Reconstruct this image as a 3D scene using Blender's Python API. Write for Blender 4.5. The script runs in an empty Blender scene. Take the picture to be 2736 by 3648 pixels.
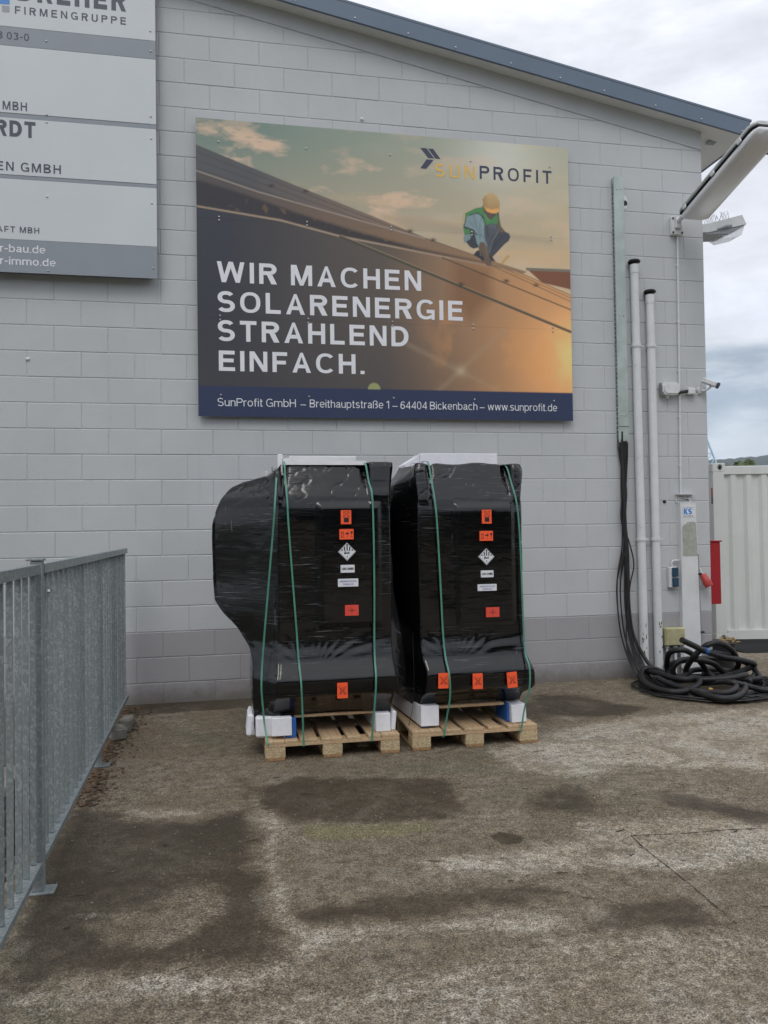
import bpy, math, random
import numpy as np
from mathutils import Vector, Matrix, noise as mnoise
random.seed(7); np.random.seed(7)
R = math.radians
scene = bpy.context.scene
col = scene.collection

# ------------------------------------------------------------------ camera, world, sun, exposure
cam_d = bpy.data.cameras.new("camera"); cam = bpy.data.objects.new("camera", cam_d); col.objects.link(cam)
cam.matrix_world = (Matrix.Translation((-5.4012, -8.2703, 1.6729)) @ Matrix.Rotation(-0.195542, 4, 'Z')
                    @ Matrix.Rotation(R(90) + 0.022242, 4, 'X') @ Matrix.Rotation(-0.0144978, 4, 'Z'))
cam_d.sensor_fit = 'VERTICAL'; cam_d.sensor_height = 36.0; cam_d.sensor_width = 27.0
cam_d.lens = 2879.94 / 3648 * 36.0
cam_d.clip_start = 0.05; cam_d.clip_end = 12000
scene.camera = cam
scene.view_settings.view_transform = 'Standard'; scene.view_settings.look = 'None'
scene.view_settings.gamma = 1.0; scene.view_settings.use_curve_mapping = False
scene.view_settings.exposure = 0.50
SUN_EL, SUN_ROT = R(52), R(200)
world = bpy.data.worlds.new("World"); scene.world = world; world.use_nodes = True
wt = world.node_tree; wn = wt.nodes; wl = wt.links; wn.clear()
w_out = wn.new('ShaderNodeOutputWorld'); w_bg = wn.new('ShaderNodeBackground'); w_bg.inputs['Strength'].default_value = 0.1
sky = wn.new('ShaderNodeTexSky'); sky.sky_type = 'NISHITA'; sky.sun_disc = False
sky.sun_elevation = SUN_EL; sky.sun_rotation = SUN_ROT
geo = wn.new('ShaderNodeTexCoord')
sep = wn.new('ShaderNodeSeparateXYZ'); wl.new(geo.outputs['Generated'], sep.inputs[0])
def wmath(op, a, b=None, clamp=False):
    n = wn.new('ShaderNodeMath'); n.operation = op; n.use_clamp = clamp
    for i, v in enumerate((a, b)):
        if v is None: continue
        if isinstance(v, (int, float)): n.inputs[i].default_value = v
        else: wl.new(v, n.inputs[i])
    return n.outputs[0]
def wnoise(scale, detail, rough, zs=1.0, off=(0, 0, 0), dist=0.0):
    m = wn.new('ShaderNodeMapping'); m.inputs['Scale'].default_value = (1, 1, zs); m.inputs['Location'].default_value = off
    wl.new(geo.outputs['Generated'], m.inputs[0])
    n = wn.new('ShaderNodeTexNoise'); n.inputs['Scale'].default_value = scale; n.inputs['Detail'].default_value = detail
    n.inputs['Roughness'].default_value = rough; n.inputs['Distortion'].default_value = dist
    wl.new(m.outputs[0], n.inputs[0]); return n.outputs['Fac']
big = wnoise(3.1, 7, 0.60, 3.4, (0.4, 1.3, 0.0), 0.35)
fine = wnoise(9.0, 5, 0.6, 2.4, (3.4, 0.3, 0.6), 0.2)
zz = wmath('ADD', sep.outputs['Z'], wmath('MULTIPLY', wmath('SUBTRACT', big, 0.5), 0.34))
ramp = wn.new('ShaderNodeValToRGB'); cr = ramp.color_ramp; cr.interpolation = 'B_SPLINE'
stops = [(0.0, (0.50, 0.54, 0.58)), (0.085, (0.60, 0.64, 0.70)), (0.125, (0.35, 0.41, 0.48)), (0.165, (0.33, 0.39, 0.46)),
         (0.215, (0.68, 0.70, 0.74)), (0.27, (0.52, 0.56, 0.62)), (0.34, (0.70, 0.71, 0.76)), (0.44, (0.56, 0.59, 0.65)),
         (0.56, (0.82, 0.83, 0.88)), (1.0, (0.90, 0.91, 0.94))]
while len(cr.elements) < len(stops): cr.elements.new(0.5)
for e, (p, c) in zip(cr.elements, stops): e.position = p; e.color = (*c, 1)
wl.new(zz, ramp.inputs[0])
mod = wmath('ADD', 0.52, wmath('MULTIPLY', wmath('ADD', big, wmath('MULTIPLY', fine, 0.9)), 0.50))
mul = wn.new('ShaderNodeMix'); mul.data_type = 'RGBA'; mul.blend_type = 'MULTIPLY'; mul.inputs[0].default_value = 1.0
wl.new(ramp.outputs[0], mul.inputs[6])
cmb = wn.new('ShaderNodeCombineXYZ')
for i in range(3): wl.new(wmath('MULTIPLY', mod, 9.6), cmb.inputs[i])
wl.new(cmb.outputs[0], mul.inputs[7])
mixs = wn.new('ShaderNodeMix'); mixs.data_type = 'RGBA'; mixs.inputs[0].default_value = 0.94
wl.new(sky.outputs[0], mixs.inputs[6]); wl.new(mul.outputs[2], mixs.inputs[7])
wl.new(mixs.outputs[2], w_bg.inputs['Color']); wl.new(w_bg.outputs[0], w_out.inputs['Surface'])
sun_d = bpy.data.lights.new("sun", 'SUN'); sun_d.energy = 0.6; sun_d.angle = R(24); sun_d.color = (1.0, 0.96, 0.90)
sun = bpy.data.objects.new("sun", sun_d); col.objects.link(sun)
# light comes from in front and to the left of the facade, high
sun.rotation_euler = (R(90) - SUN_EL, 0, R(-20)); sun.location = (-10, -20, 30)

# ------------------------------------------------------------------ helpers
def tag(o, label=None, cat=None, group=None, kind=None):
    if label: o['label'] = label
    if cat: o['category'] = cat
    if group: o['group'] = group
    if kind: o['kind'] = kind
    return o
def empty(name, loc, label, cat, group=None):
    o = bpy.data.objects.new(name, None); col.objects.link(o); o.location = loc; o.empty_display_size = 0.1
    return tag(o, label, cat, group)
def wpos(o):
    p = Vector((0, 0, 0))
    while o is not None: p += Vector(o.location); o = o.parent
    return p
class MB:
    def __init__(s): s.v = []; s.f = []; s.m = []
    def add(s, vs, fs, mi=0):
        b = len(s.v); s.v += [tuple(p) for p in vs]; s.f += [tuple(i + b for i in f) for f in fs]; s.m += [mi] * len(fs); return s
    def box(s, x0, x1, y0, y1, z0, z1, b=0.0, mi=0, M=None):
        if b <= 0:
            vs = [(x, y, z) for z in (z0, z1) for y in (y0, y1) for x in (x0, x1)]
            fs = [(0, 2, 3, 1), (4, 5, 7, 6), (0, 1, 5, 4), (2, 6, 7, 3), (0, 4, 6, 2), (1, 3, 7, 5)]
        else:
            # chamfered box
            vs = []; idx = {}
            for ix, X in enumerate((x0, x1)):
                for iy, Y in enumerate((y0, y1)):
                    for iz, Z in enumerate((z0, z1)):
                        sx, sy, sz = (1, -1)[ix], (1, -1)[iy], (1, -1)[iz]
                        for ax in range(3):
                            p = [X + sx * b, Y + sy * b, Z + sz * b]; p[ax] = (X, Y, Z)[ax]
                            idx[(ix, iy, iz, ax)] = len(vs); vs.append(tuple(p))
            fs = []
            q = [(0, 0), (1, 0), (1, 1), (0, 1)]
            for a in (0, 1):
                fs.append([idx[(a, i, j, 0)] for i, j in (q if a else q[::-1])])
                fs.append([idx[(i, a, j, 1)] for i, j in (q[::-1] if a else q)])
                fs.append([idx[(i, j, a, 2)] for i, j in (q if a else q[::-1])])
            for a in (0, 1):
                for c in (0, 1):
                    f = [idx[(0, a, c, 1)], idx[(1, a, c, 1)], idx[(1, a, c, 2)], idx[(0, a, c, 2)]]; fs.append(f if a == c else f[::-1])
                    f = [idx[(a, 0, c, 0)], idx[(a, 1, c, 0)], idx[(a, 1, c, 2)], idx[(a, 0, c, 2)]]; fs.append(f[::-1] if a == c else f)
                    f = [idx[(a, c, 0, 0)], idx[(a, c, 1, 0)], idx[(a, c, 1, 1)], idx[(a, c, 0, 1)]]; fs.append(f if a == c else f[::-1])
            for i in (0, 1):
                for j in (0, 1):
                    for k in (0, 1):
                        f = [idx[(i, j, k, 0)], idx[(i, j, k, 1)], idx[(i, j, k, 2)]]
                        fs.append(f if (i + j + k) % 2 else f[::-1])
        if M is not None: vs = [tuple(M @ Vector(p)) for p in vs]
        return s.add(vs, fs, mi)
    def tube(s, pts, r, n=8, caps=True, mi=0, closed=False):
        P = [Vector(p) for p in pts]; k = len(P); rr = r if hasattr(r, '__len__') else [r] * k
        t0 = (P[1] - P[0]).normalized(); a = Vector((0, 0, 1)) if abs(t0.z) < 0.9 else Vector((1, 0, 0))
        nx = t0.cross(a).normalized(); vs = []
        for i in range(k):
            t = (P[min(i + 1, k - 1)] - P[max(i - 1, 0)])
            if t.length < 1e-9: t = t0
            t.normalize(); nx = (nx - t * nx.dot(t))
            if nx.length < 1e-6: nx = t.orthogonal()
            nx.normalize(); ny = t.cross(nx)
            for j in range(n):
                an = 2 * math.pi * j / n; vs.append(P[i] + (nx * math.cos(an) + ny * math.sin(an)) * rr[i])
        fs = [(i * n + j, i * n + (j + 1) % n, (i + 1) * n + (j + 1) % n, (i + 1) * n + j) for i in range(k - 1) for j in range(n)]
        if caps: fs += [tuple(range(n))[::-1], tuple((k - 1) * n + j for j in range(n))]
        return s.add(vs, fs, mi)
    def cyl(s, p0, p1, r, n=12, mi=0): return s.tube([p0, p1], r, n, True, mi)
    def prism(s, pts, d, axis='y', o=0.0, mi=0, M=None):
        """pts polygon in the plane (u,v); extruded along axis from o to o+d"""
        def P(u, v, w): return {'y': (u, w, v), 'x': (w, u, v), 'z': (u, v, w)}[axis]
        n = len(pts); vs = [P(u, v, o) for u, v in pts] + [P(u, v, o + d) for u, v in pts]
        fs = [tuple(range(n)), tuple(range(2 * n - 1, n - 1, -1))] + [(i, i + n, (i + 1) % n + n, (i + 1) % n) for i in range(n)]
        if M is not None: vs = [tuple(M @ Vector(p)) for p in vs]
        return s.add(vs, fs, mi)
    def stroke(s, pts, w, y, closed=False, mi=0):
        """flat printed line in the XZ plane facing -Y"""
        n = len(pts); seg = [(pts[i], pts[(i + 1) % n]) for i in range(n if closed else n - 1)]
        for (a, b) in seg:
            dx, dz = b[0] - a[0], b[1] - a[1]; L = math.hypot(dx, dz) or 1e-9; ox, oz = -dz / L * w / 2, dx / L * w / 2
            ex, ez = dx / L * w * .3, dz / L * w * .3
            s.add([(a[0] - ex + ox, y, a[1] - ez + oz), (a[0] - ex - ox, y, a[1] - ez - oz), (b[0] + ex - ox, y, b[1] + ez - oz), (b[0] + ex + ox, y, b[1] + ez + oz)], [(0, 1, 2, 3)], mi)
        return s
    def poly(s, pts, y, mi=0):
        a = sum(pts[i][0] * pts[(i + 1) % len(pts)][1] - pts[(i + 1) % len(pts)][0] * pts[i][1] for i in range(len(pts)))
        if a < 0: pts = pts[::-1]
        return s.add([(u, y, v) for u, v in pts], [tuple(range(len(pts)))], mi)
    def build(s, name, mat, parent=None, smooth=None, origin=None):
        me = bpy.data.meshes.new(name)
        base = wpos(parent) if parent is not None else Vector((0, 0, 0))
        if origin is None:
            A = np.array(s.v); org = Vector(((A[:, 0].min() + A[:, 0].max()) / 2, (A[:, 1].min() + A[:, 1].max()) / 2, A[:, 2].min()))
        else: org = Vector(origin)
        me.from_pydata([(p[0] - org.x, p[1] - org.y, p[2] - org.z) for p in s.v], [], s.f)
        for m in (mat if isinstance(mat, (list, tuple)) else [mat]): me.materials.append(m)
        if any(s.m): me.polygons.foreach_set('material_index', s.m)
        if smooth is not None:
            me.polygons.foreach_set('use_smooth', [True] * len(me.polygons)); me.set_sharp_from_angle(angle=R(smooth))
        me.update()
        o = bpy.data.objects.new(name, me); col.objects.link(o)
        if parent is not None: o.parent = parent
        o.location = org - base
        return o
def place(name, mesh, parent, loc, rot=(0, 0, 0), scale=(1, 1, 1)):
    o = bpy.data.objects.new(name, mesh); col.objects.link(o); o.parent = parent
    o.location = Vector(loc) - (wpos(parent) if parent else Vector((0, 0, 0))); o.rotation_euler = rot; o.scale = scale
    return o
def smooth_pts(pts, sub=6, closed=False):
    P = [Vector(p) for p in pts]; out = []; n = len(P)
    rng = range(n if closed else n - 1)
    for i in rng:
        g = (lambda k: P[k % n]) if closed else (lambda k: P[max(0, min(n - 1, k))])
        p0, p1, p2, p3 = g(i - 1), g(i), g(i + 1), g(i + 2)
        for j in range(sub):
            t = j / sub
            out.append(0.5 * ((2 * p1) + (-p0 + p2) * t + (2 * p0 - 5 * p1 + 4 * p2 - p3) * t * t + (-p0 + 3 * p1 - 3 * p2 + p3) * t ** 3))
    if not closed: out.append(P[-1])
    return out
def srgb(r, g, b): return tuple((c / 255 / 12.92 if c / 255 <= 0.04045 else ((c / 255 + 0.055) / 1.055) ** 2.4) for c in (r, g, b))

# materials -----------------------------------------------------
def nt(name):
    m = bpy.data.materials.new(name); m.use_nodes = True; t = m.node_tree; b = t.nodes['Principled BSDF']; return m, t, b
def N(t, typ, **kw):
    n = t.nodes.new(typ)
    for k, v in kw.items():
        if k in n.bl_rna.properties.keys(): setattr(n, k, v)
        else: n.inputs[k.replace('_', ' ')].default_value = v
    return n
def coords(t, scale=(1, 1, 1), kind='Object'):
    if kind == 'World':
        c = t.nodes.new('ShaderNodeNewGeometry'); o = c.outputs['Position']
    else:
        c = t.nodes.new('ShaderNodeTexCoord'); o = c.outputs[kind]
    m = t.nodes.new('ShaderNodeMapping'); m.inputs['Scale'].default_value = scale; t.links.new(o, m.inputs[0]); return m.outputs[0]
def noise(t, vec, scale, detail=4, rough=0.55, dist=0.0):
    n = N(t, 'ShaderNodeTexNoise'); n.inputs['Scale'].default_value = scale; n.inputs['Detail'].default_value = detail
    n.inputs['Roughness'].default_value = rough; n.inputs['Distortion'].default_value = dist
    t.links.new(vec, n.inputs['Vector']); return n.outputs['Fac']
def rampf(t, fac, a, b, ca=0.0, cb=1.0):
    n = N(t, 'ShaderNodeMapRange'); n.inputs[1].default_value = a; n.inputs[2].default_value = b
    n.inputs[3].default_value = ca; n.inputs[4].default_value = cb; n.interpolation_type = 'SMOOTHSTEP'; t.links.new(fac, n.inputs[0]); return n.outputs[0]
def mix(t, fac, a, b, mode='MIX'):
    n = t.nodes.new('ShaderNodeMix'); n.data_type = 'RGBA'; n.blend_type = mode
    for i, v in ((0, fac), (6, a), (7, b)):
        if isinstance(v, (int, float)): n.inputs[i].default_value = v
        elif isinstance(v, tuple): n.inputs[i].default_value = (*v[:3], 1)
        else: t.links.new(v, n.inputs[i])
    return n.outputs[2]
def mth(t, op, a, b=0.0, clamp=False):
    n = t.nodes.new('ShaderNodeMath'); n.operation = op; n.use_clamp = clamp
    for i, v in enumerate((a, b)):
        if isinstance(v, (int, float)): n.inputs[i].default_value = v
        else: t.links.new(v, n.inputs[i])
    return n.outputs[0]
def bump(t, b, h, dist=0.002, strength=1.0, prev=None):
    n = t.nodes.new('ShaderNodeBump'); n.inputs['Distance'].default_value = dist; n.inputs['Strength'].default_value = strength
    t.links.new(h, n.inputs['Height'])
    if prev is not None: t.links.new(prev, n.inputs['Normal'])
    if b is not None: t.links.new(n.outputs[0], b.inputs['Normal'])
    return n.outputs[0]
def simple(name, c, rough=0.5, metal=0.0, var=0.12, nscale=6.0, bumpd=0.0, bscale=60, spec=0.5, dirt=None, kind='World'):
    m, t, b = nt(name); v = coords(t, kind=kind)
    f = noise(t, v, nscale, 5, 0.6)
    c2 = tuple(x * (1 - var) for x in c); c1 = tuple(min(1, x * (1 + var)) for x in c)
    cc = mix(t, rampf(t, f, 0.3, 0.7), c2, c1)
    if dirt:
        d = noise(t, v, nscale * 2.7, 7, 0.7); cc = mix(t, rampf(t, d, 0.56, 0.72, 0, dirt[1]), cc, dirt[0])
    t.links.new(cc, b.inputs['Base Color'])
    r = rampf(t, noise(t, v, nscale * 4, 4), 0.3, 0.7, max(0, rough - 0.07), min(1, rough + 0.07)); t.links.new(r, b.inputs['Roughness'])
    b.inputs['Metallic'].default_value = metal; b.inputs['Specular IOR Level'].default_value = spec
    if bumpd: bump(t, b, noise(t, v, bscale, 4, 0.6), bumpd)
    return m

def wall_paint(name, base):
    m, t, b = nt(name); v = coords(t, kind='World')
    f = noise(t, v, 1.3, 5, 0.6); g = noise(t, v, 14, 5, 0.65)
    c = mix(t, rampf(t, f, 0.3, 0.7), tuple(x * 0.955 for x in base), tuple(x * 1.03 for x in base))
    # streaks of dirt running down from the joints
    vs = coords(t, (9, 9, 0.7), 'World'); st = noise(t, vs, 1.0, 5, 0.6)
    c = mix(t, rampf(t, st, 0.58, 0.78, 0, 0.22), c, tuple(x * 0.72 for x in base))
    sp = N(t, 'ShaderNodeTexVoronoi'); sp.inputs['Scale'].default_value = 9; t.links.new(v, sp.inputs['Vector'])
    spot = rampf(t, sp.outputs['Distance'], 0.035, 0.05, 1, 0)
    gate = rampf(t, noise(t, v, 1.7, 3), 0.56, 0.62, 0, 1)
    # splash dirt low on the wall
    sepn = N(t, 'ShaderNodeSeparateXYZ'); t.links.new(v, sepn.inputs[0])
    low = rampf(t, mth(t, 'ADD', sepn.outputs['Z'], mth(t, 'MULTIPLY', noise(t, v, 7, 5, .7), 0.22)), 0.10, 0.36, 0.85, 0)
    c = mix(t, low, c, (0.16, 0.145, 0.13))
    c = mix(t, mth(t, 'MULTIPLY', spot, mth(t, 'MULTIPLY', gate, 0.6)), c, tuple(x * 0.45 for x in base))
    t.links.new(c, b.inputs['Base Color']); b.inputs['Roughness'].default_value = 0.62; b.inputs['Specular IOR Level'].default_value = 0.35
    n1 = bump(t, None, noise(t, v, 55, 4, 0.6), 0.0012)
    pit = N(t, 'ShaderNodeTexVoronoi'); pit.inputs['Scale'].default_value = 38; t.links.new(v, pit.inputs['Vector'])
    pg = mth(t, 'MULTIPLY', rampf(t, pit.outputs['Distance'], 0.06, 0.2, 1, 0), mth(t, 'ADD', rampf(t, noise(t, v, 2.2, 3), 0.57, 0.68, 0, 1), rampf(t, sepn.outputs['Z'], 0.1, 0.55, 0.8, 0)))
    n2 = bump(t, None, pg, -0.0035, 1.0, n1)
    bump(t, b, g, 0.0015, 0.8, n2)
    return m
M = {}
M['paint'] = wall_paint('grey_wall_paint', (0.515, 0.537, 0.550))
M['band'] = wall_paint('mauve_plinth_paint', (0.36, 0.355, 0.372))
M['mortar'] = simple('painted_mortar', (0.46, 0.49, 0.51), 0.75, nscale=20, bumpd=0.001)
M['white'] = simple('white_panel', (0.60, 0.635, 0.66), 0.38, var=0.02, nscale=1.2)
M['greyband'] = simple('grey_print', (0.265, 0.295, 0.33), 0.4, var=0.02)
M['ink'] = simple('dark_ink', (0.075, 0.08, 0.11), 0.45, var=0.03)
M['inkw'] = simple('white_ink', (0.78, 0.79, 0.83), 0.4, var=0.02)
M['inky'] = simple('yellow_ink', (0.78, 0.50, 0.12), 0.4, var=0.02)
M['inkb'] = simple('blue_ink', (0.07, 0.25, 0.62), 0.4, var=0.02)
M['inkg'] = simple('grey_ink', (0.32, 0.34, 0.36), 0.4, var=0.02)
M['inkn'] = simple('navy_ink', (0.045, 0.055, 0.095), 0.4, var=0.02)
M['steel'] = simple('screw_steel', (0.6, 0.6, 0.6), 0.35, 0.9)
M['fascia'] = simple('blue_grey_fascia', (0.125, 0.17, 0.235), 0.42, var=0.05, nscale=1.5)
M['soffit'] = simple('soffit_paint', (0.74, 0.75, 0.74), 0.65, var=0.05, nscale=2)
M['pvc'] = simple('painted_pipe', (0.66, 0.68, 0.69), 0.45, var=0.05, nscale=5, dirt=((0.25, 0.24, 0.23), 0.25))
M['rubber'] = simple('black_rubber', (0.011, 0.011, 0.012), 0.55, var=0.25, nscale=9, bumpd=0.0008, bscale=120)
M['blackpl'] = simple('black_plastic', (0.02, 0.02, 0.022), 0.38, var=0.2)
M['yellowish'] = simple('aged_yellow_plastic', (0.42, 0.40, 0.23), 0.5, var=0.15, nscale=12, dirt=((0.2, 0.19, 0.13), 0.5))
M['whitepl'] = simple('white_plastic', (0.66, 0.68, 0.69), 0.4, var=0.06, dirt=((0.3, 0.3, 0.28), 0.3))
M['bluepl'] = simple('blue_plastic', (0.018, 0.055, 0.10), 0.4, var=0.1)
M['redpl'] = simple('red_plastic', (0.42, 0.045, 0.04), 0.45, var=0.12)
M['redsheet'] = simple('red_sheet', (0.36, 0.012, 0.02), 0.5, var=0.06, nscale=3)
M['foam'] = simple('white_foam', (0.80, 0.81, 0.86), 0.75, var=0.04, nscale=15, bumpd=0.0008, bscale=150)
M['bluefoam'] = simple('blue_foam', (0.02, 0.12, 0.42), 0.6, var=0.06)
M['cream'] = simple('container_paint', (0.70, 0.73, 0.71), 0.4, var=0.03, nscale=1.5, dirt=((0.45, 0.45, 0.42), 0.2))
M['orange'] = simple('orange_sticker', (1.0, 0.115, 0.035), 0.5, var=0.05, nscale=30)
M['redst'] = simple('red_sticker', (0.72, 0.075, 0.05), 0.5, var=0.05, nscale=30)
M['whitest'] = simple('white_sticker', (0.74, 0.76, 0.80), 0.5, var=0.03, nscale=30)
M['inkk'] = simple('black_ink', (0.012, 0.010, 0.014), 0.5)
M['inkpurp'] = simple('blue_text_ink', (0.10, 0.13, 0.36), 0.5)
M['strap'] = simple('green_strap', (0.075, 0.25, 0.18), 0.45, var=0.12, nscale=14)
M['strapk'] = simple('black_strap', (0.03, 0.035, 0.035), 0.4)
M['soil'] = simple('brown_soil', (0.055, 0.042, 0.03), 0.95, var=0.5, nscale=40, bumpd=0.006, bscale=60)
M['leafy'] = simple('dry_leaf', (0.36, 0.25, 0.10), 0.8, var=0.4, nscale=30)
M['leafb'] = simple('brown_leaf', (0.11, 0.065, 0.035), 0.85, var=0.5, nscale=30)
M['stone'] = simple('broken_concrete', (0.20, 0.19, 0.165), 0.9, var=0.25, nscale=12, bumpd=0.004, bscale=30)
M['lampgrey'] = simple('lamp_housing_grey', (.52, .54, .54), .5, var=.12, nscale=8, dirt=((.2, .2, .18), .4))
M['greenpl'] = simple('green_patch', (0.03, 0.11, 0.06), 0.5)

def galvanised():
    m, t, b = nt('galvanised_steel'); v = coords(t, (1, 1, 0.7), 'World')
    vo = N(t, 'ShaderNodeTexVoronoi'); vo.inputs['Scale'].default_value = 110; t.links.new(v, vo.inputs['Vector'])
    s = N(t, 'ShaderNodeSeparateColor'); t.links.new(vo.outputs['Color'], s.inputs[0])
    f = noise(t, v, 6, 5, 0.6)
    c = mix(t, rampf(t, s.outputs[0], 0.45, 1), (0.26, 0.29, 0.295), (0.38, 0.42, 0.425))
    oi = N(t, 'ShaderNodeObjectInfo'); c = mix(t, 1.0, c, mix(t, oi.outputs['Random'], (.78, .79, .80), (1.15, 1.15, 1.15)), 'MULTIPLY')
    c = mix(t, rampf(t, f, 0.35, 0.7, 0, 0.5), c, (0.26, 0.30, 0.32))
    t.links.new(c, b.inputs['Base Color']); b.inputs['Metallic'].default_value = 0.45
    t.links.new(rampf(t, s.outputs[1], 0, 1, 0.38, 0.62), b.inputs['Roughness'])
    bump(t, b, s.outputs[2], 0.0003); return m
M['galv'] = galvanised()
M['duct'] = simple('zinc_green_duct', (0.43, 0.50, 0.475), 0.45, 0.3, var=0.1, nscale=6, dirt=((0.45, 0.47, 0.45), 0.4))

def wood(name, c, dark=0.5):
    m, t, b = nt(name); v = coords(t, (30, 1.6, 30), 'Object')
    f = noise(t, v, 1.6, 6, 0.65, 0.4); w2 = coords(t, (3, 3, 3), 'Object'); g = noise(t, w2, 2.5, 5)
    cc = mix(t, rampf(t, f, 0.35, 0.7), tuple(x * dark for x in c), c)
    cc = mix(t, rampf(t, g, 0.45, 0.75, 0, 0.45), cc, (c[0] * 0.8, c[1] * 0.62, c[2] * 0.5))
    oi = N(t, 'ShaderNodeObjectInfo'); cc = mix(t, mth(t, 'MULTIPLY', oi.outputs['Random'], 0.35), cc, tuple(x * 0.6 for x in c))
    t.links.new(cc, b.inputs['Base Color']); b.inputs['Roughness'].default_value = 0.75
    bump(t, b, f, 0.0015); return m
M['wood'] = wood('pallet_board_wood', (0.62, 0.45, 0.27), 0.68)
M['wood2'] = wood('pallet_runner_wood', (0.42, 0.25, 0.12), 0.6)
def chip():
    m, t, b = nt('pressed_chip_block'); v = coords(t, kind='World')
    vo = N(t, 'ShaderNodeTexVoronoi'); vo.inputs['Scale'].default_value = 170; t.links.new(v, vo.inputs['Vector'])
    s = N(t, 'ShaderNodeSeparateColor'); t.links.new(vo.outputs['Color'], s.inputs[0])
    c = mix(t, s.outputs[0], (0.36, 0.27, 0.15), (0.66, 0.54, 0.34)); c = mix(t, rampf(t, noise(t, v, 60, 4), 0.5, 0.7, 0, 0.6), c, (0.30, 0.2, 0.10))
    t.links.new(c, b.inputs['Base Color']); b.inputs['Roughness'].default_value = 0.85; bump(t, b, s.outputs[1], 0.002); return m
M['chip'] = chip()

def film_mat():
    m, t, b = nt('black_stretch_film'); v = coords(t, (1.0, 1.0, 1.0), 'World')
    va = coords(t, (2.2, 2.2, 55), 'World'); vb = coords(t, (1.2, 1.2, 14), 'World')
    rot = N(t, 'ShaderNodeMapping'); rot.inputs['Rotation'].default_value = (0, R(9), 0); t.links.new(va, rot.inputs[0])
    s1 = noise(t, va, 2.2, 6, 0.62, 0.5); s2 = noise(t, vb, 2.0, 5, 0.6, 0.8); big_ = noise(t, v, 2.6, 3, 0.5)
    ga = N(t, 'ShaderNodeAttribute'); ga.attribute_name = 'stretch_highlight'; gate = ga.outputs['Fac']
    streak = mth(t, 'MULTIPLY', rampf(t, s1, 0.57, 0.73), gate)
    c = mix(t, mth(t, 'MULTIPLY', streak, 0.7), (0.0030, 0.0033, 0.0038), (0.26, 0.268, 0.28))  # pale streaks: stretch whitening plus glossy highlights painted into the base colour
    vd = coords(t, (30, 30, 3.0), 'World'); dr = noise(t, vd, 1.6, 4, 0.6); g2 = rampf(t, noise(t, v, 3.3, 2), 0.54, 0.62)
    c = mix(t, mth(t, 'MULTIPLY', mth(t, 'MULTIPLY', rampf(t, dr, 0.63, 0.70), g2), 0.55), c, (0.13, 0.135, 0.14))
    t.links.new(c, b.inputs['Base Color'])
    t.links.new(rampf(t, noise(t, vb, 3, 4), 0.3, 0.7, 0.08, 0.17), b.inputs['Roughness']); b.inputs['Specular IOR Level'].default_value = 0.60; b.inputs['Coat Weight'].default_value = 0.0; b.inputs['Coat Roughness'].default_value = 0.12
    n1 = bump(t, None, mth(t, 'MULTIPLY', s1, mth(t, 'ADD', gate, .03)), 0.0035, 0.5); n2 = bump(t, None, s2, 0.003, 0.3, n1)
    bump(t, b, noise(t, coords(t, (7, 7, 9), 'World'), 0.8, 2, 0.5, 0.6), 0.008, 0.35, n2); return m
M['film'] = film_mat()

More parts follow.
